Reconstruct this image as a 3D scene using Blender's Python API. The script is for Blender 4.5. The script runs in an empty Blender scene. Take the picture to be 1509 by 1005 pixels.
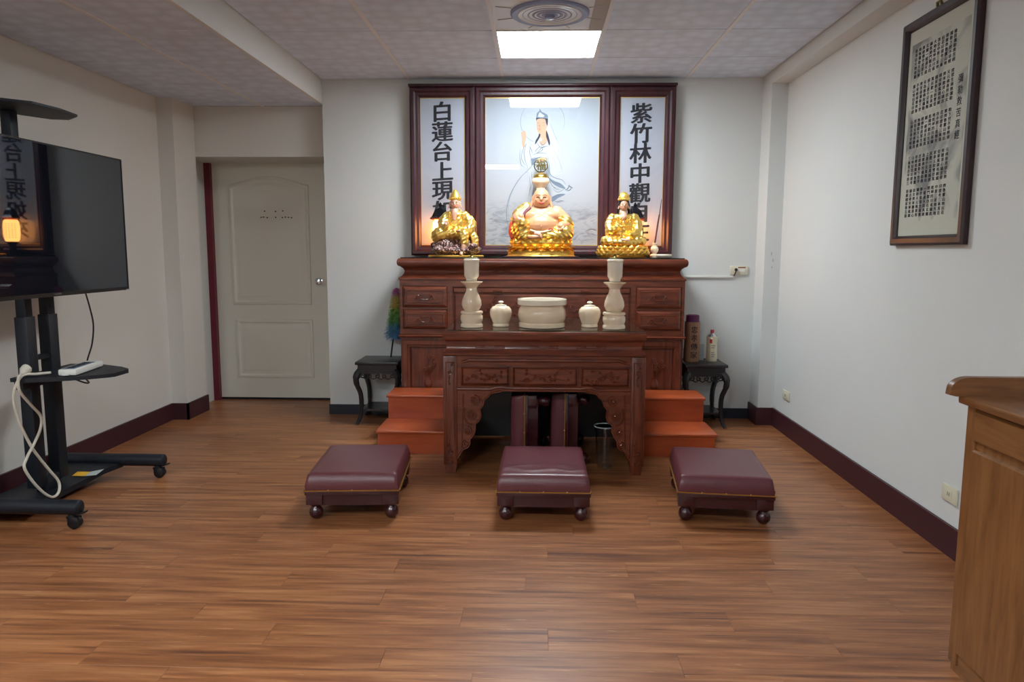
import bpy, bmesh, math, random
from mathutils import Vector, Matrix, Quaternion
random.seed(7)
PI = math.pi
SC = bpy.context.scene
COL = SC.collection

# ------------------------------------------------------------------ camera
cam = bpy.data.cameras.new('camera')
cam.sensor_fit = 'HORIZONTAL'; cam.sensor_width = 36.0; cam.lens = 25.749
cam.clip_start = 0.02
camo = bpy.data.objects.new('camera', cam); COL.objects.link(camo)
def cam_rot(p, y, r):
    cp, sp, cy, sy, cr, sr = math.cos(p), math.sin(p), math.cos(y), math.sin(y), math.cos(r), math.sin(r)
    Rx = Matrix(((1,0,0),(0,cp,sp),(0,-sp,cp)))
    Rz = Matrix(((cy,-sy,0),(sy,cy,0),(0,0,1)))
    Ry = Matrix(((cr,0,sr),(0,1,0),(-sr,0,cr)))
    return Rz @ Rx @ Ry
_R = cam_rot(0.122457, 0.032928, -0.003213)
_r, _f, _u = _R.col[0], _R.col[1], _R.col[2]
camo.matrix_world = Matrix(((_r[0],_u[0],-_f[0],0),(_r[1],_u[1],-_f[1],0),(_r[2],_u[2],-_f[2],1.25),(0,0,0,1)))
SC.camera = camo

# ------------------------------------------------------------------ world, exposure, ceiling light levels
w = bpy.data.worlds.new('world'); SC.world = w; w.use_nodes = True
w.node_tree.nodes['Background'].inputs[0].default_value = (0.05,0.055,0.06,1)
w.node_tree.nodes['Background'].inputs[1].default_value = 0.2
SC.view_settings.view_transform = 'Standard'; SC.view_settings.look = 'None'
SC.view_settings.exposure = 2.05; SC.view_settings.gamma = 1.0
SC.view_settings.use_curve_mapping = False
PANEL_FRONT = 12.5      # emission of the ceiling panel before the altar
PANEL_REAR = 16.5       # emission of the rear ceiling panel and of the added left fill panel
LANTERN = 5.0

# ------------------------------------------------------------------ materials
def lin(c):
    return tuple(((v/255)/12.92 if v/255 <= 0.04045 else ((v/255+0.055)/1.055)**2.4) for v in c)
MATS = {}
def mat(name, rgb, rough=0.5, metal=0.0, spec=0.5, coat=0.0, coat_rough=0.1, bump=0.0, bscale=40.0, var=0.0, vscale=6.0,
        sss=0.0, emit=None, estr=0.0, trans=0.0, ior=1.45, stretch=(1,1,1)):
    if name in MATS: return MATS[name]
    m = bpy.data.materials.new(name); m.use_nodes = True; MATS[name] = m
    nt = m.node_tree; b = nt.nodes['Principled BSDF']
    c = lin(rgb)
    b.inputs['Base Color'].default_value = (*c, 1)
    b.inputs['Roughness'].default_value = rough
    b.inputs['Metallic'].default_value = metal
    b.inputs['Specular IOR Level'].default_value = spec
    b.inputs['Coat Weight'].default_value = coat
    b.inputs['Coat Roughness'].default_value = coat_rough
    b.inputs['IOR'].default_value = ior
    b.inputs['Transmission Weight'].default_value = trans
    if sss:
        b.inputs['Subsurface Weight'].default_value = sss
        b.inputs['Subsurface Radius'].default_value = (0.02,0.015,0.01)
        b.inputs['Subsurface Scale'].default_value = 0.5
    if emit:
        b.inputs['Emission Color'].default_value = (*lin(emit), 1)
        b.inputs['Emission Strength'].default_value = estr
    if bump or var:
        tc = nt.nodes.new('ShaderNodeTexCoord')
        mp = nt.nodes.new('ShaderNodeMapping'); mp.inputs['Scale'].default_value = stretch
        nt.links.new(tc.outputs['Object'], mp.inputs['Vector'])
    if bump:
        n = nt.nodes.new('ShaderNodeTexNoise'); n.inputs['Scale'].default_value = bscale; n.inputs['Detail'].default_value = 4
        bp = nt.nodes.new('ShaderNodeBump'); bp.inputs['Strength'].default_value = bump; bp.inputs['Distance'].default_value = 0.004
        nt.links.new(mp.outputs[0], n.inputs['Vector']); nt.links.new(n.outputs['Fac'], bp.inputs['Height'])
        nt.links.new(bp.outputs[0], b.inputs['Normal'])
    if var:
        n = nt.nodes.new('ShaderNodeTexNoise'); n.inputs['Scale'].default_value = vscale; n.inputs['Detail'].default_value = 5
        r = nt.nodes.new('ShaderNodeValToRGB')
        r.color_ramp.elements[0].position = 0.3; r.color_ramp.elements[1].position = 0.7
        r.color_ramp.elements[0].color = (*[max(0,v*(1-var)) for v in c], 1)
        r.color_ramp.elements[1].color = (*[min(1,v*(1+var)) for v in c], 1)
        nt.links.new(mp.outputs[0], n.inputs['Vector']); nt.links.new(n.outputs['Fac'], r.inputs[0])
        nt.links.new(r.outputs[0], b.inputs['Base Color'])
    return m

def wood(name, dark, mid, light, scale=(1,1,1), ns=6.0, rough=0.35, coat=0.3, coat_rough=0.15, bump=0.05, rnd=False, streak=None, spec=0.5, flecks=False):
    """grain: noise stretched by `scale` in object space"""
    m = bpy.data.materials.new(name); m.use_nodes = True; MATS[name] = m
    nt = m.node_tree; b = nt.nodes['Principled BSDF']; L = nt.links.new
    tc = nt.nodes.new('ShaderNodeTexCoord'); mp = nt.nodes.new('ShaderNodeMapping'); mp.inputs['Scale'].default_value = scale
    L(tc.outputs['Object'], mp.inputs['Vector'])
    if rnd:
        oi = nt.nodes.new('ShaderNodeObjectInfo'); ml = nt.nodes.new('ShaderNodeMath'); ml.operation = 'MULTIPLY'; ml.inputs[1].default_value = 57.0
        L(oi.outputs['Random'], ml.inputs[0]); L(ml.outputs[0], mp.inputs['Location'])
    n = nt.nodes.new('ShaderNodeTexNoise'); n.inputs['Scale'].default_value = ns; n.inputs['Detail'].default_value = 9; n.inputs['Roughness'].default_value = 0.62
    n.inputs['Distortion'].default_value = 0.35
    L(mp.outputs[0], n.inputs['Vector'])
    r = nt.nodes.new('ShaderNodeValToRGB'); e = r.color_ramp.elements
    e[0].position = 0.3; e[0].color = (*lin(dark),1); e[1].position = 0.72; e[1].color = (*lin(light),1)
    k = e.new(0.5); k.color = (*lin(mid),1)
    L(n.outputs['Fac'], r.inputs[0])
    out = r.outputs[0]
    if streak:
        n2 = nt.nodes.new('ShaderNodeTexNoise'); n2.inputs['Scale'].default_value = ns*0.55; n2.inputs['Detail'].default_value = 6
        mp2 = nt.nodes.new('ShaderNodeMapping'); mp2.inputs['Scale'].default_value = (1.0,1.7,1); mp2.inputs['Location'].default_value = (3,7,0)
        L(mp.outputs[0], mp2.inputs['Vector']); L(mp2.outputs[0], n2.inputs['Vector'])
        r2 = nt.nodes.new('ShaderNodeValToRGB'); r2.color_ramp.elements[0].position = 0.58; r2.color_ramp.elements[1].position = 0.74
        L(n2.outputs['Fac'], r2.inputs[0])
        mx = nt.nodes.new('ShaderNodeMix'); mx.data_type = 'RGBA'
        L(r2.outputs[0], mx.inputs[0]); L(out, mx.inputs[6]); mx.inputs[7].default_value = (*lin(streak),1)
        out = mx.outputs[2]
    if flecks:
        for sc_, lo, hi, col, loc, amt in (((5,75,1),0.66,0.76,(206,156,112),(11,3,0),0.75), ((1.1,46,1),0.65,0.72,(62,34,26),(1,19,0),0.8)):
            m3 = nt.nodes.new('ShaderNodeMapping'); m3.inputs['Scale'].default_value = sc_
            va = nt.nodes.new('ShaderNodeVectorMath'); va.operation = 'ADD'; cm_ = nt.nodes.new('ShaderNodeCombineXYZ'); L(ml.outputs[0], cm_.inputs[0]); L(ml.outputs[0], cm_.inputs[1])
            L(tc.outputs['Object'], m3.inputs['Vector']); L(m3.outputs[0], va.inputs[0]); L(cm_.outputs[0], va.inputs[1])
            n3 = nt.nodes.new('ShaderNodeTexNoise'); n3.inputs['Scale'].default_value = 1.6; n3.inputs['Detail'].default_value = 3; n3.inputs['Distortion'].default_value = 0.4; L(va.outputs[0], n3.inputs['Vector'])
            r3 = nt.nodes.new('ShaderNodeMapRange'); r3.inputs[1].default_value = lo; r3.inputs[2].default_value = hi; r3.inputs[4].default_value = amt; L(n3.outputs['Fac'], r3.inputs[0])
            m4 = nt.nodes.new('ShaderNodeMix'); m4.data_type = 'RGBA'; L(r3.outputs[0], m4.inputs[0]); L(out, m4.inputs[6]); m4.inputs[7].default_value = (*lin(col),1); out = m4.outputs[2]
    if rnd:
        hs = nt.nodes.new('ShaderNodeHueSaturation'); mr = nt.nodes.new('ShaderNodeMapRange')
        mr.inputs[3].default_value = 0.95; mr.inputs[4].default_value = 1.06
        L(oi.outputs['Random'], mr.inputs[0]); L(mr.outputs[0], hs.inputs['Value']); L(out, hs.inputs['Color']); out = hs.outputs[0]
    L(out, b.inputs['Base Color'])
    b.inputs['Roughness'].default_value = rough; b.inputs['Coat Weight'].default_value = coat; b.inputs['Coat Roughness'].default_value = coat_rough
    b.inputs['Specular IOR Level'].default_value = spec
    if bump:
        bp = nt.nodes.new('ShaderNodeBump'); bp.inputs['Strength'].default_value = bump; bp.inputs['Distance'].default_value = 0.003
        L(n.outputs['Fac'], bp.inputs['Height']); L(bp.outputs[0], b.inputs['Normal'])
    return m

def pane_mat(name, tint=(1,1,1), ior=1.5, rough=0.0):
    m = bpy.data.materials.new(name); m.use_nodes = True; nt = m.node_tree; nt.nodes.clear(); MATS[name] = m
    o = nt.nodes.new('ShaderNodeOutputMaterial'); mx = nt.nodes.new('ShaderNodeMixShader')
    t = nt.nodes.new('ShaderNodeBsdfTransparent'); t.inputs[0].default_value = (*tint,1)
    g = nt.nodes.new('ShaderNodeBsdfGlossy'); g.inputs['Roughness'].default_value = rough
    f = nt.nodes.new('ShaderNodeFresnel'); 
    L = nt.links.new; ge = nt.nodes.new('ShaderNodeNewGeometry'); mi = nt.nodes.new('ShaderNodeMapRange')
    mi.inputs[3].default_value = ior; mi.inputs[4].default_value = 1/ior; L(ge.outputs['Backfacing'], mi.inputs[0]); L(mi.outputs[0], f.inputs[0])
    L(f.outputs[0], mx.inputs[0]); L(t.outputs[0], mx.inputs[1]); L(g.outputs[0], mx.inputs[2]); L(mx.outputs[0], o.inputs[0])
    return m

def wall_mat(name, rgb):
    m = mat(name, rgb, rough=0.75, spec=0.25, bump=0.12, bscale=180, var=0.02, vscale=1.3)
    return m

def ceil_mat(name, rgb):
    m = bpy.data.materials.new(name); m.use_nodes = True; nt = m.node_tree; b = nt.nodes['Principled BSDF']; L = nt.links.new; MATS[name] = m
    tc = nt.nodes.new('ShaderNodeTexCoord')
    v = nt.nodes.new('ShaderNodeTexVoronoi'); v.inputs['Scale'].default_value = 10.5; v.inputs['Randomness'].default_value = 0.55
    L(tc.outputs['Object'], v.inputs['Vector'])
    n = nt.nodes.new('ShaderNodeTexNoise'); n.inputs['Scale'].default_value = 150; L(tc.outputs['Object'], n.inputs['Vector'])
    r = nt.nodes.new('ShaderNodeValToRGB'); c = lin(rgb)
    r.color_ramp.elements[0].position = 0.25; r.color_ramp.elements[1].position = 0.7
    r.color_ramp.elements[0].color = (*c,1); r.color_ramp.elements[1].color = (*[x*0.86 for x in c],1)
    L(v.outputs['Distance'], r.inputs[0]); L(r.outputs[0], b.inputs['Base Color'])
    ad = nt.nodes.new('ShaderNodeMath'); ad.operation = 'MULTIPLY_ADD'; ad.inputs[1].default_value = -1.0
    L(v.outputs['Distance'], ad.inputs[0]); L(n.outputs['Fac'], ad.inputs[2])
    bp = nt.nodes.new('ShaderNodeBump'); bp.inputs['Strength'].default_value = 0.25; bp.inputs['Distance'].default_value = 0.004
    L(ad.outputs[0], bp.inputs['Height']); L(bp.outputs[0], b.inputs['Normal'])
    b.inputs['Roughness'].default_value = 0.8; b.inputs['Specular IOR Level'].default_value = 0.2
    return m

M_wall = wall_mat('wall_paint', (211,214,213))
M_wall_l = wall_mat('wall_paint_warm', (210,207,200))
M_ceil = ceil_mat('ceiling_tile_white', (212,224,242))
M_grid = mat('ceiling_grid', (214,216,222), 0.5)
M_gap = mat('ceiling_gap', (90,86,84), 0.8)
M_base = mat('baseboard_maroon', (64,30,38), 0.45, var=0.08, vscale=20)
M_base_n = mat('baseboard_navy', (32,38,50), 0.45)
M_floor = wood('floor_plank', (108,64,38), (145,91,55), (178,123,80), (0.8,10,1), 3.0, 0.38, 0.10, 0.3, 0.03, True, (92,52,36), 0.4, True)
M_sub = mat('floor_base', (60,36,24), 0.8)
M_rose = wood('rosewood', (68,30,19), (102,47,29), (128,64,37), (1.2,3,9), 5, 0.32, 0.35, 0.12, 0.05)
M_rose_v = wood('rosewood_upright', (66,29,18), (102,47,29), (126,62,36), (9,3,1.0), 5, 0.32, 0.35, 0.12, 0.05)
M_carve = mat('rosewood_carving', (100,44,26), 0.22, coat=0.8, coat_rough=0.08, var=0.2, vscale=14)
M_orange = wood('orange_step_wood', (150,62,28), (168,74,34), (180,84,40), (1,3,8), 3, 0.38, 0.3, 0.2, 0.02)
M_frame = wood('frame_mahogany', (40,15,24), (56,21,31), (70,27,37), (6,2,1.2), 5, 0.4, 0.15, 0.2, 0.02)
M_frame2 = wood('frame_dark_mahogany', (28,11,18), (40,15,23), (52,20,28), (6,2,1.2), 5, 0.4, 0.15, 0.2, 0.02)
M_gold = mat('polished_gold', (255,216,118), 0.28, 0.88)
M_gold2 = mat('satin_gold', (255,210,104), 0.36, 0.85)
M_brass = mat('brass', (196,160,88), 0.3, 1.0)
M_brass_d = mat('aged_brass', (110,100,60), 0.35, 1.0)
M_skin = mat('painted_skin', (204,150,112), 0.35, coat=0.35, coat_rough=0.1, sss=0.05)
M_skin2 = mat('painted_skin_pink', (216,164,136), 0.36, coat=0.5)
M_hair = mat('black_lacquer', (26,24,26), 0.3, coat=0.4)
M_lip = mat('red_paint', (176,40,44), 0.4)
M_ink = mat('painted_line', (78,52,42), 0.5)
M_rock = mat('mottled_rock', (78,52,50), 0.35, coat=0.3, bump=1.0, bscale=90, var=0.9, vscale=110)
_r = [n for n in M_rock.node_tree.nodes if n.type == 'VALTORGB'][0].color_ramp; _r.elements[0].position = 0.40; _r.elements[1].position = 0.62
_r.elements[0].color = (*lin((40,24,28)),1); _r.elements[1].color = (*lin((232,196,186)),1); _k = _r.elements.new(0.53); _k.color = (*lin((96,52,50)),1)
M_robe_red = mat('red_lining', (190,66,36), 0.4, 0.2)
M_alab = mat('white_alabaster', (236,216,188), 0.18, coat=0.6, coat_rough=0.05, var=0.05, vscale=9, sss=0.12)
M_alab2 = mat('alabaster_band', (236,226,206), 0.2, coat=0.6, coat_rough=0.05, sss=0.1)
M_leather = mat('maroon_leather', (96,48,54), 0.36, coat=0.2, coat_rough=0.3, bump=0.25, bscale=190, var=0.06, vscale=8)
M_stoolwood = mat('dark_mahogany_stool', (56,20,26), 0.25, coat=0.6)
M_trim = mat('brass_trim', (188,140,70), 0.35, 0.8)
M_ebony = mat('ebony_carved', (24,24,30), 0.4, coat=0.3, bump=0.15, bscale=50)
M_blackmetal = mat('black_powder_coat', (24,29,38), 0.5, 0.1, bump=0.05, bscale=300)
M_blackplastic = mat('black_plastic', (16,17,20), 0.45)
M_screen = mat('tv_screen', (18,24,34), 0.02, spec=0.8)
M_white_pl = mat('white_plastic', (226,226,220), 0.4)
M_cream_pl = mat('cream_plastic', (212,208,186), 0.45)
M_dark = mat('dark_hole', (20,20,22), 0.7)
M_blue_pl = mat('blue_grey_plastic', (92,112,140), 0.45)
M_cord_w = mat('white_cord', (206,200,186), 0.5)
M_chrome = mat('chrome', (200,200,204), 0.15, 1.0)
M_door = mat('door_paint', (224,222,210), 0.45, spec=0.35, bump=0.05, bscale=60)
M_jamb = mat('red_jamb', (110,32,46), 0.45, var=0.1, vscale=8)
M_oak = wood('cabinet_oak', (102,65,34), (128,84,46), (144,99,57), (7,7,0.8), 6, 0.4, 0.25, 0.2, 0.04)
M_oak_h = wood('cabinet_oak_flat', (100,64,35), (126,83,46), (142,98,57), (7,0.8,7), 6, 0.4, 0.25, 0.2, 0.04)
M_oak_x = wood('cabinet_oak_cross', (90,57,33), (114,73,42), (132,88,53), (0.8,7,7), 6, 0.4, 0.25, 0.2, 0.04)
M_glasstop = mat('glass_top', (18,22,22), 0.03, spec=0.5, ior=1.5)
M_pane = pane_mat('picture_glass')
M_tglass = pane_mat('table_glass', (0.82,0.9,0.87))
M_clear = pane_mat('clear_plastic', (0.95,0.96,0.97), 1.5, 0.08)
M_inkblack = mat('black_ink', (18,22,32), 0.7)
M_inkgrey = mat('grey_ink', (98,108,122), 0.8)
M_inkpale = mat('pale_ink', (146,154,164), 0.8)
M_inkwhite = mat('white_pigment', (178,184,190), 0.8)
M_inkblue = mat('slate_pigment', (112,126,144), 0.8)
M_inkskin = mat('peach_pigment', (184,152,128), 0.8)
M_inkhair = mat('hair_pigment', (40,48,66), 0.8)
M_inkgold = mat('gilt_edge', (214,184,110), 0.4, 0.7)
M_black_l = mat('lantern_roof', (36,38,44), 0.2, 0.6)
M_copper = mat('copper_rim', (150,84,66), 0.3, 0.8)
M_lantern = mat('lantern_shade', (255,190,120), 0.5, emit=(255,170,92), estr=LANTERN)
M_lanttext = mat('lantern_writing', (205,96,40), 0.6, emit=(230,110,44), estr=LANTERN*0.35)
M_bamboo = mat('bamboo_tan', (146,106,80), 0.45, var=0.12, vscale=8, stretch=(12,12,1))
M_purple = mat('purple_paper', (92,30,84), 0.6)
M_can = mat('spray_can', (214,206,178), 0.3, 0.2)
M_red = mat('red_cap', (190,40,36), 0.4)
M_yellow = mat('yellow_label', (230,180,50), 0.6)
M_palelab = mat('pale_label', (176,186,184), 0.6)
M_panel = mat('light_diffuser', (255,255,255), 0.5, emit=(238,248,252), estr=PANEL_FRONT)
M_panel2 = mat('light_diffuser_rear', (255,255,255), 0.5, emit=(238,248,252), estr=PANEL_REAR)
M_diff = mat('diffuser_grey', (138,150,184), 0.5)
M_diff_w = mat('diffuser_plate', (206,208,210), 0.4)
M_stain = mat('ceiling_stain', (170,164,160), 0.8)
M_incense = mat('incense_brown', (84,46,40), 0.7)
M_ash = mat('incense_ash', (206,196,182), 0.9, bump=0.5, bscale=120)

# ------------------------------------------------------------------ mesh builder
class MB:
    def __init__(s): s.v = []; s.f = []
    def add(s, vs, fs, M=None):
        o = len(s.v)
        s.v += [tuple(M @ Vector(p)) if M is not None else tuple(p) for p in vs]
        s.f += [tuple(i+o for i in f) for f in fs]
        return s
    def box(s, x0, x1, y0, y1, z0, z1, bev=0.0, M=None):
        if bev <= 0:
            vs = [(x,y,z) for x in (x0,x1) for y in (y0,y1) for z in (z0,z1)]
            return s.add(vs, [(0,1,3,2),(4,6,7,5),(0,4,5,1),(2,3,7,6),(0,2,6,4),(1,5,7,3)], M)
        bm = bmesh.new(); bmesh.ops.create_cube(bm, size=1)
        for v in bm.verts:
            v.co = ((x0+x1)/2+v.co.x*(x1-x0), (y0+y1)/2+v.co.y*(y1-y0), (z0+z1)/2+v.co.z*(z1-z0))
        bmesh.ops.bevel(bm, geom=bm.edges[:], offset=bev, segments=2, affect='EDGES', profile=0.5)
        bm.verts.index_update()
        s.add([v.co[:] for v in bm.verts], [tuple(v.index for v in f.verts) for f in bm.faces], M); bm.free(); return s
    def tube(s, pts, r, n=8, cap=True, M=None, flat=1.0):
        pts = [Vector(p) for p in pts]; N = len(pts)
        rs = r if isinstance(r, (list,tuple)) else [r]*N
        t0 = (pts[1]-pts[0]).normalized()
        up = Vector((0,0,1)) if abs(t0.z) < 0.9 else Vector((1,0,0))
        nrm = (up - t0*up.dot(t0)).normalized()
        vs = []; fs = []
        for i in range(N):
            t = (pts[min(i+1,N-1)]-pts[max(i-1,0)])
            t = t.normalized() if t.length > 1e-9 else t0
            nrm = (nrm - t*nrm.dot(t))
            nrm = nrm.normalized() if nrm.length > 1e-6 else Vector((0,1,0))
            b = t.cross(nrm)
            for k in range(n):
                a = 2*PI*k/n
                vs.append(pts[i] + (nrm*math.cos(a)*flat + b*math.sin(a))*rs[i])
        for i in range(N-1):
            for k in range(n):
                k2 = (k+1) % n
                fs.append((i*n+k, i*n+k2, (i+1)*n+k2, (i+1)*n+k))
        if cap:
            fs.append(tuple(reversed(range(n)))); fs.append(tuple(range((N-1)*n, N*n)))
        return s.add(vs, fs, M)
    def lathe(s, prof, n=28, c=(0,0,0), M=None, sx=1.0, sy=1.0):
        vs = []; fs = []; N = len(prof)
        for (r,z) in prof:
            for k in range(n):
                a = 2*PI*k/n; vs.append((c[0]+r*sx*math.cos(a), c[1]+r*sy*math.sin(a), c[2]+z))
        for i in range(N-1):
            for k in range(n):
                k2 = (k+1) % n
                fs.append((i*n+k, i*n+k2, (i+1)*n+k2, (i+1)*n+k))
        if prof[0][0] > 1e-5: fs.append(tuple(reversed(range(n))))
        if prof[-1][0] > 1e-5: fs.append(tuple(range((N-1)*n, N*n)))
        return s.add(vs, fs, M)
    def ell(s, c, r, n=14, m=9, M=None, q=None):
        vs = []; fs = []
        for i in range(m+1):
            t = PI*i/m
            for k in range(n):
                a = 2*PI*k/n
                p = Vector((r[0]*math.sin(t)*math.cos(a), r[1]*math.sin(t)*math.sin(a), r[2]*math.cos(t)))
                if q: p = q @ p
                vs.append(p+Vector(c))
        for i in range(m):
            for k in range(n):
                k2 = (k+1) % n
                fs.append((i*n+k, (i+1)*n+k, (i+1)*n+k2, i*n+k2))
        return s.add(vs, fs, M)
    def prism(s, poly, y0, y1, M=None):
        """polygon in XZ extruded along Y"""
        n = len(poly)
        vs = [(x,y0,z) for x,z in poly]+[(x,y1,z) for x,z in poly]
        fs = [tuple(range(n)), tuple(reversed(range(n,2*n)))]
        for i in range(n):
            j = (i+1) % n; fs.append((i, i+n, j+n, j))
        return s.add(vs, fs, M)
    def frame(s, x0, x1, z0, z1, prof, M=None):
        """mitred moulding in the XZ plane; prof = [(inset, y)] closed loop"""
        vs = []; fs = []; N = len(prof)
        for (i,y) in prof:
            vs += [(x0+i,y,z0+i),(x1-i,y,z0+i),(x1-i,y,z1-i),(x0+i,y,z1-i)]
        for k in range(N):
            k2 = (k+1) % N
            for c in range(4):
                d = (c+1) % 4
                fs.append((k*4+c, k*4+d, k2*4+d, k2*4+c))
        return s.add(vs, fs, M)
    def panel(s, x0, x1, z0, z1, y0, h, bev, M=None):
        """raised panel with bevelled edge on plane y0, proud by h toward -Y"""
        vs = [(x0,y0,z0),(x1,y0,z0),(x1,y0,z1),(x0,y0,z1),
              (x0,y0-h*0.45,z0),(x1,y0-h*0.45,z0),(x1,y0-h*0.45,z1),(x0,y0-h*0.45,z1),
              (x0+bev,y0-h,z0+bev),(x1-bev,y0-h,z0+bev),(x1-bev,y0-h,z1-bev),(x0+bev,y0-h,z1-bev)]
        fs = [(3,2,1,0),(8,9,10,11)]
        for a in (0,4):
            for c in range(4):
                d = (c+1) % 4; fs.append((a+c, a+d, a+4+d, a+4+c))
        return s.add(vs, fs, M)
    def sweep3(s, prof, hw, depth, M=None):
        """profile [(out, z)] run round the left, front (y=0) and right of a case of half width hw"""
        vs = []; fs = []; N = len(prof)
        for (o,z) in prof:
            vs += [(-hw-o, depth, z), (-hw-o, -o, z), (hw+o, -o, z), (hw+o, depth, z)]
        for k in range(N-1):
            for c in range(3):
                fs.append((k*4+c, k*4+c+1, (k+1)*4+c+1, (k+1)*4+c))
            fs.append((k*4+3, k*4, (k+1)*4, (k+1)*4+3))
        fs.append((3,2,1,0)); b = (N-1)*4; fs.append((b,b+1,b+2,b+3))
        return s.add(vs, fs, M)
    def mesh(s, name, smooth=35):
        me = bpy.data.meshes.new(name); me.from_pydata(s.v, [], s.f)
        bm = bmesh.new(); bm.from_mesh(me); bmesh.ops.recalc_face_normals(bm, faces=bm.faces[:]); bm.to_mesh(me); bm.free()
        if smooth:
            for p in me.polygons: p.use_smooth = True
            me.set_sharp_from_angle(angle=math.radians(smooth))
        return me
    def build(s, name, m, parent=None, smooth=35):
        return link(name, s.mesh(name, smooth), m, parent)

def link(name, me, m, parent=None):
    o = bpy.data.objects.new(name, me); COL.objects.link(o)
    if m and not me.materials: me.materials.append(m)
    if parent: o.parent = parent
    return o
def tag(o, label=None, cat=None, group=None, kind=None):
    if label: o['label'] = label
    if cat: o['category'] = cat
    if group: o['group'] = group
    if kind: o['kind'] = kind
    return o
def thing(name, label, cat, loc=(0,0,0), rz=0, group=None):
    o = bpy.data.objects.new(name, None); COL.objects.link(o)
    o.empty_display_size = 0.05
    o.location = loc; o.rotation_euler = (0,0,rz)
    return tag(o, label, cat, group)
def struct(name, mb, m, smooth=0):
    return tag(mb.build(name, m, None, smooth), kind='structure')
def copy_tree(o, parent=None):
    c = o.copy(); COL.objects.link(c); c.parent = parent
    for ch in list(o.children): copy_tree(ch, c)
    return c
def crv(pts, k=6):
    """Catmull-Rom through pts"""
    P = [Vector(p) for p in pts]; P = [P[0]*2-P[1]] + P + [P[-1]*2-P[-2]]
    out = []
    for i in range(1, len(P)-2):
        for j in range(k):
            t = j/k; a,b,c,d = P[i-1],P[i],P[i+1],P[i+2]
            out.append(0.5*((2*b)+(c-a)*t+(2*a-5*b+4*c-d)*t*t+(3*b-a-3*c+d)*t**3))
    out.append(P[-2]); return out
def spiral(cx, cz, r, turns, y, a0=0, dirn=1, n=22):
    return [(cx+r*(1-0.85*i/n)*math.cos(a0+dirn*2*PI*turns*i/n), y, cz+r*(1-0.85*i/n)*math.sin(a0+dirn*2*PI*turns*i/n)) for i in range(n+1)]
_tmp = []
def blob(prims, voxel=0.004, smooth=4, fn=None):
    """one continuous surface from overlapping ellipsoids and limbs: returns a mesh"""
    mb = MB()
    for p in prims:
        if p[0] == 'e': mb.ell(p[1], p[2], 16, 10, None, p[3] if len(p) > 3 else None)
        else:
            pts, rs = p[1], p[2]
            if not isinstance(rs, (list,tuple)): rs = [rs]*len(pts)
            cp = crv(pts, 5) if len(pts) > 2 else [Vector(pts[0]), Vector(pts[1])]
            k = len(cp)-1; rr = []
            for i in range(len(cp)):
                t = i/k*(len(rs)-1); a = int(min(t, len(rs)-2)); rr.append(rs[a]+(rs[a+1]-rs[a])*(t-a))
            mb.tube(cp, rr, 10)
            mb.ell(cp[0], (rr[0],)*3, 10, 6); mb.ell(cp[-1], (rr[-1],)*3, 10, 6)
    me = mb.mesh('tmp', 0)
    o = bpy.data.objects.new('tmp', me); COL.objects.link(o)
    r = o.modifiers.new('r','REMESH'); r.mode = 'VOXEL'; r.voxel_size = voxel
    if smooth:
        sm = o.modifiers.new('s','SMOOTH'); sm.iterations = smooth; sm.factor = 0.5
    dg = bpy.context.evaluated_depsgraph_get(); dg.update()
    out = bpy.data.meshes.new_from_object(o.evaluated_get(dg))
    bpy.data.objects.remove(o); bpy.data.meshes.remove(me)
    if fn:
        ns = [v.normal.copy() for v in out.vertices]
        for v, nn in zip(out.vertices, ns): v.co += nn*fn(v.co)
    for p in out.polygons: p.use_smooth = True
    return out
_fo = None
def text_mesh(body, size, offset=0.0, shear=0.0, center=True, line=1.0, char=1.0, extrude=0.0):
    """flat lettering in the XZ plane (facing -Y)"""
    global _fo
    if _fo is None:
        _fo = bpy.data.objects.new('tmp', bpy.data.curves.new('tmp','FONT')); COL.objects.link(_fo)
    cu = _fo.data; cu.body = body; cu.size = size; cu.offset = 0.0; cu.space_line = line; cu.space_character = char; cu.resolution_u = 3
    dg = bpy.context.evaluated_depsgraph_get(); dg.update()
    me = bpy.data.meshes.new_from_object(_fo.evaluated_get(dg))
    me.materials.clear()
    xs = [v.co.x for v in me.vertices]; ys = [v.co.y for v in me.vertices]
    cx, cy = ((min(xs)+max(xs))/2, (min(ys)+max(ys))/2) if center else (0,0)
    for v in me.vertices:
        x, y = v.co.x-cx, v.co.y-cy
        v.co = (x, 0, y+shear*x)
    if offset > 0:      # heavier brush: the glyph repeated round a small circle
        base = [v.co[:] for v in me.vertices]; faces = [tuple(p.vertices) for p in me.polygons]; mb = MB(); mb.add(base, faces)
        for k in range(8):
            a = 2*PI*k/8; dx, dz = offset*size*math.cos(a)*1.15, offset*size*0.6*math.sin(a)
            mb.add([(p[0]+dx, -0.00001*(k+1), p[2]+dz) for p in base], faces)
        bpy.data.meshes.remove(me); me = bpy.data.meshes.new('glyph'); me.from_pydata(mb.v, [], mb.f)
    return me

# ================================================================== THE ROOM
ZC, ZL = 2.483, 2.316          # main ceiling, lower ceiling on the left
XL, XR = -2.695, 1.725
YB, YD, YN = 5.48, 6.0, -2.5   # altar wall, door, wall behind the photographer
XB = -1.575                    # face of the ceiling drop / end of altar wall
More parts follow.
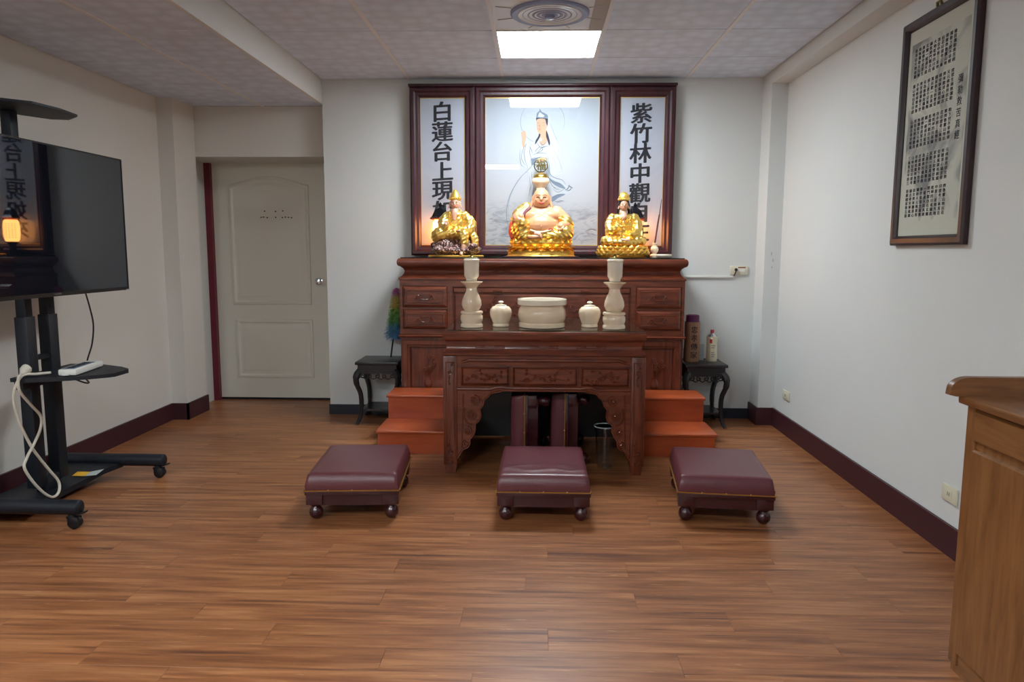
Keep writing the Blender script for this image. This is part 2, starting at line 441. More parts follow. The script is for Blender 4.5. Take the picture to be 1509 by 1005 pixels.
# floor: base slab with planks
fl = struct('floor', MB().box(XL-0.1, XR+0.1, YN, 6.2, -0.06, -0.008), M_sub)
pm = {}
def plank_mesh(L, W=0.1342):
    key = (round(L,3), round(W,4))
    if key not in pm:
        b = 0.0003; h = 0.008
        vs = [(0,0,-h),(L,0,-h),(L,W,-h),(0,W,-h),(0,0,-b),(L,0,-b),(L,W,-b),(0,W,-b),(b,b,0),(L-b,b,0),(L-b,W-b,0),(b,W-b,0)]
        fs = [(8,9,10,11)]
        for a in (0,4):
            for c in range(4):
                d = (c+1) % 4; fs.append((a+c,a+d,a+4+d,a+4+c))
        pm[key] = MB().add(vs, fs).mesh('plank', 0)
    return pm[key]
PW, PL = 0.1345, 0.915
rows = int((6.04-0.9)/PW)
prev = 0
for i in range(rows+1):
    y = 2.31 - 10*PW + i*PW
    if y > 6.03: break
    off = (prev + random.uniform(0.3, 0.62)*PL) % PL; prev = off
    xe = XR if y < 5.46 else XB+0.02
    x = XL - off
    while x < xe:
        a, b = max(x, XL), min(x+PL, xe)
        if b-a > 0.03:
            o = link('plank', plank_mesh(b-a-0.0006), M_floor, fl); o.location = (a, y, 0)
        x += PL
yn = 2.31 - 10*PW
tag(link('plank_field', MB().box(XL, XR, YN, yn-0.001, -0.008, 0).mesh('plank_field',0), M_floor, fl), kind='stuff')

# walls
struct('wall_left', MB().box(XL-0.12, XL, YN, 6.1, 0, ZL+0.25), M_wall_l)
struct('wall_pilaster', MB().box(XL, -2.58, 5.25, 5.578, 0, ZL), M_wall_l)
struct('wall_right', MB().box(XR, XR+0.12, YN, 5.6, 0, ZC+0.1), M_wall)
struct('wall_back', MB().box(XB, XR+0.12, YB, 6.12, 0, ZC+0.1), M_wall)
struct('wall_rear', MB().box(XL-0.12, XR+0.12, YN-0.12, YN, 0, ZC+0.1), M_wall)
struct('wall_header', MB().box(XL, XB, 5.58, 5.98, 1.947, ZL), M_wall_l)
struct('wall_alcove', MB().box(XL-0.12, XB, YD+0.05, YD+0.12, 0, ZL), M_wall)
struct('wall_column', MB().box(1.612, XR, 5.272, YB, 0, 2.40), M_wall)
struct('wall_beam', MB().box(1.612, XR, YN, YB, 2.40, ZC+0.02), M_wall)
struct('wall_ceiling_drop', MB().box(XB-0.02, XB, YN, YB, ZL-0.004, ZC+0.05), M_wall)
# baseboards
struct('baseboard_left', MB().box(XL, XL+0.014, YN, 5.25, 0, 0.122).box(XL, -2.566, 5.236, 5.25, 0, 0.122).box(-2.58, -2.566, 5.236, 5.58, 0, 0.122), M_base)
struct('baseboard_right', MB().box(XR-0.014, XR, YN, 5.258, 0, 0.128).box(1.598, XR, 5.258, 5.272, 0, 0.128).box(1.598, 1.612, 5.272, YB, 0, 0.128), M_base)
struct('baseboard_back', MB().box(XB-0.008, 1.6, YB-0.01, YB, 0, 0.077), M_base_n)
struct('baseboard_rear', MB().box(XL, XR, YN, YN+0.014, 0, 0.122), M_base)

# ceilings: each tile is a piece on a dark slab with grid bars
tm = {}
def tile_mesh(wx, wy):
    key = (round(wx,3), round(wy,3))
    if key not in tm:
        g = 0.004; b = 0.004; h = 0.012
        x0,x1,y0,y1 = g,wx-g,g,wy-g
        vs = [(x0,y0,h),(x1,y0,h),(x1,y1,h),(x0,y1,h),(x0,y0,b),(x1,y0,b),(x1,y1,b),(x0,y1,b),(x0+b,y0+b,0),(x1-b,y0+b,0),(x1-b,y1-b,0),(x0+b,y1-b,0)]
        fs = [(8,11,10,9)]
        for a in (0,4):
            for c in range(4):
                d = (c+1) % 4; fs.append((a+c,a+4+c,a+4+d,a+d))
        tm[key] = MB().add(vs, fs).mesh('ceiling_tile', 0)
    return tm[key]
ce = struct('ceiling', MB().box(XB, XR, YN, YB+0.1, ZC+0.012, ZC+0.06), M_gap)
xs = [XB, -0.93, -0.25, 0.37, 1.065, 1.612]
ys = [YB, 4.905, 4.305] + [4.305-0.6*k for k in range(1,12)]; ys = [y for y in ys if y > YN] + [YN]
for a in range(5):
    for b in range(len(ys)-1):
        if a == 2 and b in (1,2): continue           # light panel and air diffuser sit here
        if a == 1 and b == 9: continue               # second light panel
        o = link('ceiling_tile', tile_mesh(xs[a+1]-xs[a], ys[b]-ys[b+1]), M_ceil, ce); o.location = (xs[a], ys[b+1], ZC)
for x in xs[1:-1]:
    MB().box(x-0.011, x+0.011, YN, YB, ZC-0.004, ZC+0.006).build('grid_bar', M_grid, ce, 0)
cl = tag(MB().box(XL, XB-0.02, YN, 5.6, ZL+0.012, ZL+0.05).build('ceiling_lower', M_gap, None, 0), kind='structure')
xs2 = [XL, -2.055, XB-0.02]
ys2 = [5.58, 5.445, 4.855, 4.265, 3.69] + [3.69-0.59*k for k in range(1,11)]; ys2 = [y for y in ys2 if y > YN] + [YN]
for a in range(2):
    for b in range(len(ys2)-1):
        o = link('ceiling_tile', tile_mesh(xs2[a+1]-xs2[a], ys2[b]-ys2[b+1]), M_ceil, cl); o.location = (xs2[a], ys2[b+1], ZL)
MB().box(-2.066, -2.044, YN, 5.58, ZL-0.003, ZL+0.006).build('grid_bar', M_grid, cl, 0)

# ceiling light panels
def light_panel(label, x0, x1, y0, y1, m):
    t = thing('ceiling_light', label, 'light', ((x0+x1)/2, (y0+y1)/2, ZC))
    hx, hy = (x1-x0)/2-0.003, (y1-y0)/2-0.003
    f = MB()
    f.box(-hx,hx,-hy,-hy+0.014,-0.003,0.012).box(-hx,hx,hy-0.014,hy,-0.003,0.012).box(-hx,-hx+0.014,-hy+0.014,hy-0.014,-0.003,0.012).box(hx-0.014,hx,-hy+0.014,hy-0.014,-0.003,0.012)
    f.build('frame', M_white_pl, t, 0)
    MB().box(-hx+0.014, hx-0.014, -hy+0.014, hy-0.014, 0.001, 0.010).build('diffuser', m, t, 0)
    return t
light_panel('square white glowing ceiling panel in front of the altar', -0.25, 0.37, 4.305, 4.905, M_panel)
light_panel('square glowing ceiling panel behind the photographer, seen as a strip in the picture glass', -0.93, -0.25, ys[10], ys[9], M_panel2)

_t = light_panel('added unseen fill light panel in the lower left bay behind the photographer', -2.62, -2.1, 0.1, 0.7, M_panel2); _t.location.z = ZL-0.004  # extra panel, put in out of view to brighten the left wall
# round air diffuser
t = thing('air_diffuser', 'round grey ceiling air diffuser with concentric rings beside the light panel', 'air vent', (0.06, 4.005, ZC))
MB().box(-0.306,0.306,-0.297,0.297,0.0,0.012).build('plate', M_diff_w, t, 0)
for k in range(8):
    a = PI/8+PI/4*k
    MB().tube([(0.215*math.cos(a),0.215*math.sin(a),-0.001),(0.30*math.cos(a),0.285*math.sin(a),-0.001)], 0.0022, 4).build('plate_seam', M_stain, t)
MB().lathe([(0.206,0.0),(0.206,-0.008),(0.196,-0.014),(0.165,-0.010),(0.160,0.0)], 48).build('outer_ring', M_diff, t)
for k, r in enumerate((0.150,0.120,0.092,0.066,0.040)):
    MB().lathe([(r,-0.002),(r+0.004,-0.009-0.001*k),(r-0.010,-0.013-0.001*k),(r-0.020,-0.004)], 40).build('ring', M_diff, t)
MB().lathe([(0.166,-0.0095),(0.168,-0.0125),(0.164,-0.0145),(0.160,-0.012)], 48).build('bright_rim', M_diff_w, t)
MB().lathe([(0.024,-0.004),(0.022,-0.03),(0.0,-0.034)], 20).build('hub', M_diff, t)
MB().box(0.222,0.302,-0.29,0.29,-0.0012,0.0).build('stain', M_stain, t, 0)

# ------------------------------------------------------------------ door
dr = tag(bpy.data.objects.new('door_1', None), kind='structure'); COL.objects.link(dr); dr.location = (0,0,0)
DX0, DX1 = -2.648, -1.72
slab = MB()
slab.box(DX0, DX1, YD, YD+0.04, 0.018, 2.04)
slab.build('door_slab', M_door, dr, 0)
# moulded panels: upper with arched head, lower rectangular
def arch_loop(x0,x1,z0,z1,rise,inset,n=14):
    x0+=inset; x1-=inset; z0+=inset; z1-=inset
    L = [(x0,z0),(x1,z0),(x1,z1)]
    for k in range(1,n):
        u = k/n; s = math.sin(PI*u)**1.25; L.append((x1+(x0-x1)*u, z1+rise*s))
    L.append((x0,z1)); return L
def moulding(x0,x1,z0,z1,rise,y):
    mb = MB(); prof = [(0,0.0),(0.006,-0.010),(0.022,-0.013),(0.034,-0.002),(0.046,-0.0015),(0.066,-0.010),(0.072,-0.011)]
    loops = [[(px, y+d, pz) for px,pz in arch_loop(x0,x1,z0,z1,rise,i)] for i,d in prof]
    n = len(loops[0]); vs = [p for l in loops for p in l]; fs = []
    for k in range(len(loops)-1):
        for c in range(n):
            d = (c+1)%n; fs.append((k*n+c,k*n+d,(k+1)*n+d,(k+1)*n+c))
    fs.append(tuple(range((len(loops)-1)*n, len(loops)*n)))
    return mb.add(vs, fs)
moulding(-2.515,-1.855,0.80,1.775,0.07,YD).build('upper_panel', M_door, dr, 30)
moulding(-2.50,-1.85,0.185,0.68,0.0,YD).build('lower_panel', M_door, dr, 30)
k = MB().lathe([(0.026,0),(0.026,0.006),(0.012,0.01),(0.011,0.03),(0.024,0.04),(0.028,0.052),(0.022,0.064),(0.0,0.068)], 20, M=Matrix.Translation((-1.785,YD,0.995))@Matrix.Rotation(PI/2,4,'X'))
k.build('door_knob', M_chrome, dr)
for x in (-2.515,-1.955):
    MB().box(x-0.008,x+0.008,YD-0.012,YD,1.965,2.03).build('hook', M_dark, dr, 0)
for px,pz in ((-2.22,1.565),(-2.13,1.563),(-2.07,1.567),(-2.25,1.515),(-2.23,1.517),(-2.20,1.513),(-2.13,1.515),(-2.075,1.514),(-2.05,1.517),(-2.025,1.515),(-2.0,1.513)):
    MB().box(px-0.0055,px+0.0055,YD-0.0118,YD+0.001,pz-0.0045,pz+0.0045).build('screw_hole', M_dark, dr, 0)
MB().box(DX0,DX1,YD+0.005,YD+0.035,0.0,0.018).build('bottom_gap', M_dark, dr, 0)
tag(MB().box(XL,DX0,5.955,6.05,0,1.99).build('trim_1', M_jamb, None, 0), kind='structure')

# ================================================================== THE ALTAR CABINET
def branch(mb, x0, z0, x1, z1, y, seed, r=0.004, leaf=0.012, nl=9):
    """carved plum branch in relief"""
    rd = random.Random(seed)
    P = [(x0,y,z0)]
    for i in range(1,5):
        t = i/5; P.append((x0+(x1-x0)*t, y, z0+(z1-z0)*t+rd.uniform(-1,1)*0.12*abs(x1-x0)))
    P.append((x1,y,z1)); C = crv(P,5)
    mb.tube(C, [r*(1-0.5*i/len(C)) for i in range(len(C))], 6)
    for i in range(nl):
        p = C[rd.randrange(len(C))]; a = rd.uniform(0,2*PI); d = leaf*rd.uniform(0.6,1.7)
        q = Vector((p.x+math.cos(a)*d, y, p.z+math.sin(a)*d))
        mb.tube([p,q], r*0.5, 5)
        for k in range(4):
            b = a+k*PI/2; mb.ell((q.x+0.5*leaf*math.cos(b), y, q.z+0.5*leaf*math.sin(b)), (leaf*0.45,0.004,leaf*0.45), 7, 4)
        mb.ell(q, (leaf*0.3,0.0065,leaf*0.3), 7, 4)
    return mb
def fret(mb, cx, cz, w, h, y, r=0.0022):
    """angular key fret in relief"""
    for s in (-1,1):
        P = [(0.02,-0.5),(1,-0.5),(1,0.5),(0.35,0.5),(0.35,0),(0.7,0)]
        pts = [(cx+s*p[0]*w/2, y, cz+p[1]*h) for p in P]
        for a,b in zip(pts,pts[1:]): mb.tube([a,b], r, 5)
    return mb

AX, AY = 0.035, 5.02
al = thing('altar_cabinet', 'wide carved rosewood altar cabinet with four small drawers against the back wall', 'altar', (AX,AY,0))
D = 0.445
MB().box(-0.974,0.974,0.012,D,0.0,0.652).build('lower_case', M_rose_v, al, 0)
MB().box(-0.974,0.974,0.010,D,0.672,1.052).build('upper_case', M_rose, al, 0)
MB().sweep3([(0.0,0.652),(0.012,0.655),(0.016,0.663),(0.012,0.671),(0.0,0.674)],0.972,D).build('waist_moulding', M_rose, al, 25)
MB().sweep3([(0.004,1.050),(0.008,1.053),(0.008,1.062),(-0.002,1.068),(-0.014,1.078),(-0.026,1.095),(-0.030,1.112),(-0.022,1.128),(-0.006,1.140),(0.010,1.148),(0.016,1.160),(0.017,1.176),(0.012,1.190),(0.004,1.197)],0.974,D).build('cornice', M_rose, al, 28)
MB().box(-0.968,0.968,0.0,D,1.1972,1.2042,0.002).build('glass_top', M_glasstop, al, 0)
# frieze fret on cornice neck
for cx in (-0.28, 0.0, 0.28):
    fret(MB(), cx, 1.110, 0.12, 0.012, 0.026).build('fret_carving', M_carve, al)
# face frame of the upper case
ff = MB()
for x0,x1 in ((-0.974,-0.955),(-0.645,-0.610),(0.610,0.645),(0.955,0.974)): ff.box(x0,x1,-0.004,0.012,0.676,1.05)
for x0,x1 in ((-0.955,-0.645),(0.645,0.955)):
    ff.box(x0,x1,-0.004,0.012,1.010,1.05); ff.box(x0,x1,-0.004,0.012,0.848,0.862); ff.box(x0,x1,-0.004,0.012,0.676,0.712)
ff.box(-0.610,0.610,-0.004,0.012,1.005,1.05)
ff.build('face_frame', M_rose, al, 0)
def drawer(x0,x1,z0,z1):
    d = MB().panel(x0,x1,z0,z1,0.008,0.020,0.016)
    d.frame(x0+0.026,x1-0.026,z0+0.026,z1-0.026,[(0,-0.011),(0.003,-0.0145),(0.006,-0.011)])
    o = d.build('drawer', M_rose, al, 20)
    cx, cz = (x0+x1)/2, (z0+z1)/2
    h = MB()
    h.tube(crv([(cx-0.036,-0.014,cz+0.010),(cx-0.026,-0.016,cz+0.020),(cx,-0.017,cz+0.016),(cx+0.026,-0.016,cz+0.020),(cx+0.036,-0.014,cz+0.010)],4),0.0032,6)
    h.tube(crv([(cx-0.038,-0.014,cz+0.008),(cx-0.026,-0.017,cz-0.014),(cx,-0.019,cz-0.018),(cx+0.026,-0.017,cz-0.014),(cx+0.038,-0.014,cz+0.008)],4),0.0038,6)
    for s in (-1,1):
        h.tube(spiral(cx+s*0.052,cz-0.006,0.013,1.2,-0.014,PI/2,s,12),0.0028,5)
        h.tube(crv([(cx+s*0.038,-0.014,cz+0.004),(cx+s*0.050,-0.014,cz+0.010),(cx+s*0.062,-0.013,cz-0.012),(cx+s*0.072,-0.013,cz-0.016)],4),0.0025,5)
    h.build('handle', M_carve, o)
for x0,x1 in ((-0.952,-0.648),(0.648,0.952)):
    drawer(x0,x1,0.864,1.006); drawer(x0,x1,0.715,0.846)
# recessed centre panel with flap and carved plum branches
MB().panel(-0.606,0.606,0.962,1.000,0.010,0.012,0.006).build('flap_rail', M_rose, al, 20)
for cx in (-0.30,0.30):
    MB().box(cx-0.032,cx+0.032,-0.008,0.004,0.972,0.986,0.003).build('flap_pull', M_carve, al, 0)
cp = MB().panel(-0.600,0.600,0.69,0.956,0.010,0.010,0.012).build('centre_panel', M_rose, al, 20)
br = MB()
for s in (-1,1):
    branch(br, s*0.50,0.76, s*0.16,0.90, -0.001, 5+s, 0.005,0.014,12)
    branch(br, s*0.38,0.83, s*0.30,0.93, -0.001, 9+s, 0.004,0.013,7)
    branch(br, s*0.20,0.80, s*0.04,0.86, -0.001, 15+s, 0.004,0.012,7)
tag(br.build('plum_carving', M_carve, cp), kind='stuff')
# lower doors
for i,(x0,x1) in enumerate(((-0.958,-0.490),(-0.474,-0.008),(0.008,0.474),(0.490,0.958))):
    dmb = MB(); dmb.frame(x0,x1,0.05,0.632,[(0,0.012),(0,-0.004),(0.004,-0.008),(0.028,-0.008),(0.034,-0.002),(0.046,-0.002),(0.050,0.004),(0.050,0.012)])
    dmb.panel(x0+0.05,x1-0.05,0.10,0.582,0.012,0.010,0.012)
    o = dmb.build('cabinet_door', M_rose_v, al, 20)
    cx = (x0+x1)/2 - (0.06 if i == 0 else -0.06 if i == 3 else 0); cm = MB()
    rd = random.Random(40+i)
    cm.lathe([(0.018,0),(0.030,0.02),(0.026,0.05),(0.016,0.07),(0.022,0.08)],14,(0,0,0),Matrix.Translation((cx,0.002,0.30))@Matrix.Scale(0.25,4,(0,1,0)))
    for k in range(9):
        a = PI/2+rd.uniform(-0.9,0.9); L = rd.uniform(0.05,0.14)
        q = (cx+math.cos(a)*L*0.7, 0.000, 0.385+math.sin(a)*L)
        cm.tube([(cx,0.002,0.375), ((cx+q[0])/2+rd.uniform(-0.01,0.01),0.0,(0.375+q[2])/2), q],0.0025,5)
        for j in range(5):
            b = 2*PI*j/5; cm.ell((q[0]+0.009*math.cos(b),-0.001,q[2]+0.009*math.sin(b)),(0.007,0.005,0.007),7,4)
    tag(cm.build('flower_carving', M_carve, o), kind='stuff')
for x in (-0.93,0.93): MB().box(x-0.04,x+0.04,0.02,0.10,0.0,0.001).build('foot', M_rose, al, 0)

# ================================================================== OFFERING TABLE
TX, TY = 0.045, 4.0
tb = thing('offering_table', 'carved rosewood offering table with scalloped brackets and glass top before the altar', 'table', (TX,TY,0))
TD = 0.84
MB().sweep3([(-0.012,0.672),(0.004,0.676),(0.006,0.684),(0.002,0.690),(-0.010,0.700),(-0.018,0.716),(-0.018,0.732),(-0.012,0.752),(0.0,0.764),(0.003,0.772),(0.004,0.795),(-0.002,0.806),(-0.008,0.809)],0.557,TD).build('cornice', M_rose, tb, 28)
MB().box(-0.552,0.552,0.006,TD,0.8092,0.8172,0.0015).build('glass_top', M_tglass, tb, 0)
for cx in (-0.30,0.0,0.26): fret(MB(), cx, 0.722, 0.16, 0.012, 0.0165,0.002).build('fret_carving', M_carve, tb)
for sx in (-1,1):
    for y0 in (0.0, TD-0.085):
        x0, x1 = (-0.560,-0.482) if sx < 0 else (0.482,0.560)
        l = MB().box(x0,x1,y0,y0+0.08,0.05,0.672,0.006)
        l.add([(x0+0.004,y0+0.004,0.06),(x1-0.004,y0+0.004,0.06),(x1-0.004,y0+0.076,0.06),(x0+0.004,y0+0.076,0.06),(x0+0.012,y0+0.012,0),(x1-0.012,y0+0.012,0),(x1-0.012,y0+0.068,0),(x0+0.012,y0+0.068,0)],[(0,1,5,4),(1,2,6,5),(2,3,7,6),(3,0,4,7),(4,5,6,7),(0,3,2,1)])
        if y0 == 0:
            l.frame(x0+0.012,x1-0.012,0.10,0.64,[(0,0.001),(0.002,-0.003),(0.006,-0.003),(0.008,0.001)])
        o = l.build('leg', M_rose_v, tb, 25)
        if y0 == 0:
            c = MB(); xc = (x0+x1)/2
            for zz in (0.07,0.13,0.58): c.tube(spiral(xc,zz,0.014,1.3,-0.003,0.3,sx,14),0.003,5)
            branch(c,xc-0.01,0.52,xc+0.008,0.63,-0.003,60+sx,0.0025,0.008,5); branch(c,xc+0.01,0.08,xc-0.008,0.20,-0.003,66+sx,0.0025,0.008,4)
            tag(c.build('leg_carving', M_carve, o), kind='stuff')
# aprons
MB().box(-0.482,0.482,0.008,0.030,0.474,0.672).build('apron', M_rose, tb, 0)
MB().box(-0.482,0.482,TD-0.03,TD-0.008,0.474,0.672).build('apron', M_rose, tb, 0)
for sx in (-1,1):
    x0,x1 = (-0.552,-0.530) if sx < 0 else (0.530,0.552)
    MB().box(x0,x1,0.08,TD-0.085,0.474,0.672).build('apron', M_rose, tb, 0)
MB().box(-0.482,0.482,TD-0.055,TD-0.04,0.02,0.672).build('shade_back', M_ebony, tb, 0)  # dark sheet added to stand in for the deep shade under the table
for sx in (-1,1): MB().box(sx*0.535-0.006,sx*0.535+0.006,0.08,TD-0.085,0.06,0.474).build('shade_side', M_ebony, tb, 0)  # added dark side sheets, keep the space below the top in shade
rail = MB(); rail.tube([(-0.42,0.004,0.648),(0.42,0.004,0.648)],0.010,8)
rail.tube([(-0.455,0.004,0.636),(-0.42,0.004,0.648)],0.008,6); rail.tube([(0.455,0.004,0.636),(0.42,0.004,0.648)],0.008,6)
rail.build('bead_rail', M_rose, tb)
for i,(x0,x1) in enumerate(((-0.452,-0.198),(-0.166,0.180),(0.212,0.466))):
    p = MB().panel(x0,x1,0.512,0.606,0.010,0.012,0.008); p.frame(x0-0.010,x1+0.010,0.502,0.616,[(0,0.010),(0.002,0.0),(0.007,-0.003),(0.010,0.008)])
    o = p.build('apron_panel', M_rose, tb, 20)
    c = MB(); branch(c,x0+0.03,0.535,x1-0.03,0.578,-0.003,70+i,0.003,0.010,16); branch(c,x1-0.05,0.535,x0+0.06,0.585,-0.003,80+i,0.0025,0.009,9)
    tag(c.build('panel_carving', M_carve, o), kind='stuff')
st = MB()
path = [(-0.482,0.004,0.486),(-0.290,0.004,0.486),(-0.265,0.004,0.496),(-0.225,0.004,0.497),(-0.205,0.004,0.492),(0.205,0.004,0.492),(0.225,0.004,0.497),(0.265,0.004,0.496),(0.290,0.004,0.486),(0.482,0.004,0.486)]
st.tube(path,0.009,8); st.build('lower_moulding', M_rose, tb)
# scalloped brackets
Z7 = lambda zx,zy: (((640+zx/4.02)-790.6)*0.003722-TX, 0.817-0.00385*((460+zy/4.02)-486))
cont = [(400,462),(340,474),(322,495),(298,512),(290,545),(270,570),(276,605),(264,638),(240,660),(241,690),(227,728),(208,752),(206,782),(190,802),(166,812),(146,845),(132,868)]
pts = [Z7(*p) for p in cont]
left = [(-0.484,0.474)] + [(-0.484,pts[-1][1])] + list(reversed(pts))
for sx in (-1,1):
    poly = [(x if sx < 0 else -x, z) for x,z in left]
    o = MB().prism(poly,0.008,0.030).build('bracket', M_rose, tb, 0)
    c = MB(); e = [Vector((p[0] if sx<0 else -p[0], 0.006, p[1])) for p in pts]
    c.tube(crv(e,3),0.006,6)
    for (zx,zy,r,dn) in ((235,520,0.030,1),(225,605,0.030,-1),(195,700,0.024,1),(185,775,0.016,-1)):
        x,z = Z7(zx,zy); x = x if sx<0 else -x
        c.tube(spiral(x,z,r,1.5,0.003,PI/2,dn*sx,20),[0.007-0.004*i/20 for i in range(21)],6)
        c.ell((x,0.003,z),(0.008,0.008,0.008),8,5)
    a = [Z7(*p) for p in ((180,560),(175,620),(200,655),(225,660))]; c.tube(crv([(x if sx<0 else -x,0.004,z) for x,z in a],4),0.005,6)
    a = [Z7(*p) for p in ((215,505),(255,495),(285,520))]; c.tube(crv([(x if sx<0 else -x,0.004,z) for x,z in a],4),0.005,6)
    a = [Z7(*p) for p in ((170,480),(165,640),(160,800))]; c.tube(crv([(x if sx<0 else -x,0.004,z) for x,z in a],4),0.004,6)
    tag(c.build('bracket_carving', M_carve, o), kind='stuff')

# ------------------------------------------------------------------ orange step stools either side
def steps(label, x0, x1):
    t = thing('step_stool', label, 'steps', ((x0+x1)/2, 4.385, 0), 0, 'orange wooden steps flanking the offering table')
    hw = (x1-x0)/2
    MB().box(-hw+0.012,hw-0.012,0.014,0.60,0.0,0.128).build('lower_riser', M_orange, t, 0)
    MB().box(-hw,hw,0.0,0.345,0.128,0.146,0.006).build('lower_tread', M_orange, t, 30)
    MB().box(-hw+0.012,hw-0.012,0.345,0.60,0.128,0.286).build('upper_riser', M_orange, t, 0)
    MB().box(-hw,hw,0.332,0.61,0.286,0.304,0.006).build('upper_tread', M_orange, t, 30)
steps('orange wooden two-tread steps left of the offering table', -0.985, -0.528)
steps('orange wooden two-tread steps right of the offering table', 0.62, 1.108)

# ------------------------------------------------------------------ leather kneeling stools
def cushion_mesh(wx, wy, z0, z1, wrinkle=None):
    nx, ny = 30, 34; mb = MB(); idx = {}
    vs = []; fs = []
    def prof(u):   # 0 at the rim .. 1 inside
        return (1-(1-min(1,u/0.11))**2.4)**(1/2.4)
    for j in range(ny+1):
        for i in range(nx+1):
            u = i/nx*2-1; v = j/ny*2-1
            u = math.copysign(abs(u)**0.8,u); v = math.copysign(abs(v)**0.8,v)
            d = min(1-abs(u), (1-abs(v)))
            x, y = u*wx/2, v*wy/2
            z = z0+(z1-z0)*(0.30+0.70*prof(d)) if d > 0 else z0+(z1-z0)*0.30
            z += 0.006*(1-u*u)*(1-v*v)
            if d < 0.02:
                x *= 1.0; y *= 1.0
            if wrinkle: z += wrinkle(x,y)*min(1,d/0.06)
            vs.append((x,y,z))
    W = nx+1
    for j in range(ny):
        for i in range(nx): fs.append((j*W+i,j*W+i+1,(j+1)*W+i+1,(j+1)*W+i))
    rim = [i for i in range(W)]+[j*W+nx for j in range(1,ny+1)]+[ny*W+i for i in range(nx-1,-1,-1)]+[j*W for j in range(ny-1,0,-1)]
    o = len(vs)
    for r in rim: vs.append((vs[r][0]*0.99, vs[r][1]*0.99, z0))
    n = len(rim)
    for k in range(n): fs.append((rim[k], o+k, o+(k+1)%n, rim[(k+1)%n]))
    fs.append(tuple(range(o,o+n)))
    me = mb.add(vs, fs).mesh('cushion', 60); return me
def wrinkled(x,y):
    z = 0.0
    for cx,cy,sx,sy,h in ((-0.09,-0.115,0.05,0.012,0.007),(0.09,-0.125,0.05,0.012,0.007),(-0.17,-0.13,0.04,0.010,0.006),(-0.16,-0.155,0.05,0.009,0.005),(0.10,-0.155,0.06,0.010,0.005),(0.0,-0.185,0.20,0.012,0.006),(-0.10,-0.15,0.05,0.01,0.004),(0.17,-0.19,0.04,0.010,0.005)):
        yy = y-cy-0.012*math.sin(x*30+cx*50)
        z += h*math.exp(-((x-cx)/sx)**2-(yy/sy)**2)
    return z
SW, SD = 0.432, 0.54
def make_stool(label, loc, rz, wrinkle=None, me=None):
    t = thing('kneeling_stool', label, 'stool', loc, rz, 'maroon leather kneeling stools')
    link('cushion', me or cushion_mesh(SW,SD,0.138,0.212,wrinkle), M_leather, t)
    f = MB().box(-SW/2-0.002,SW/2+0.002,-SD/2-0.002,SD/2+0.002,0.118,0.136,0.003)
    for sx in (-1,1): f.box(sx*(SW/2-0.028)-0.011,sx*(SW/2-0.028)+0.011,-SD/2+0.02,SD/2-0.02,0.066,0.120)
    for sy in (-1,1): f.box(-SW/2+0.02,SW/2-0.02,sy*(SD/2-0.028)-0.011,sy*(SD/2-0.028)+0.011,0.066,0.120)
    f.build('frame', M_stoolwood, t, 30)
    g = MB(); a, b = SW/2+0.002, SD/2+0.002
    for p,q in (((-a,-b),(a,-b)),((a,-b),(a,b)),((a,b),(-a,b)),((-a,b),(-a,-b))): g.tube([(*p,0.138),(*q,0.138)],0.0034,6)
    tr = g.build('trim', M_trim, t)
    s = MB()
    for k in range(5):
        x = -a+2*a*k/4
        for y in (-b,b): s.ell((x,y,0.139),(0.005,0.005,0.005),8,5)
        y = -b+2*b*k/4
        for x in (-a,a): s.ell((x,y,0.139),(0.005,0.005,0.005),8,5)
    tag(s.build('stud', M_brass, tr), kind='stuff')
    for sx in (-1,1):
        for sy in (-1,1):
            c = (sx*(SW/2-0.040), sy*(SD/2-0.042))
            l = MB().box(c[0]-0.038,c[0]+0.038,c[1]-0.038,c[1]+0.038,0.072,0.120,0.003)
            l.lathe([(0.037,0.074),(0.036,0.070),(0.026,0.062),(0.020,0.058),(0.021,0.056),(0.029,0.047),(0.033,0.034),(0.031,0.018),(0.020,0.005),(0.011,0.0)],20,(c[0],c[1],0))
            l.build('leg', M_stoolwood, t, 40)
    t.scale = (1,1,1.055)
    return t
smooth_me = cushion_mesh(SW,SD,0.138,0.212)
make_stool('maroon leather kneeling stool on the left, nearest the television stand', (-0.866,3.525,0), math.radians(4.0), None, smooth_me)
make_stool('wrinkled maroon leather kneeling stool in the middle of the three on the floor', (0.040,3.535,0), 0, wrinkled)
make_stool('smooth maroon leather kneeling stool on the right, nearest the wood counter', (0.905,3.545,0), math.radians(-6.0), None, smooth_me)
for label,x,yy in (('leather stool tipped on its side under the offering table, further left',-0.062,4.10),('leather stool tipped on its side under the offering table, further right',0.170,4.16)):
    o = make_stool(label, (x+0.1456, yy+SD/2, SW/2+0.002), 0, None, smooth_me)
    o['group'] = 'stools stored under the offering table'
    o.rotation_euler = (0, -PI/2, 0)     # seat to the left, legs to the right
    
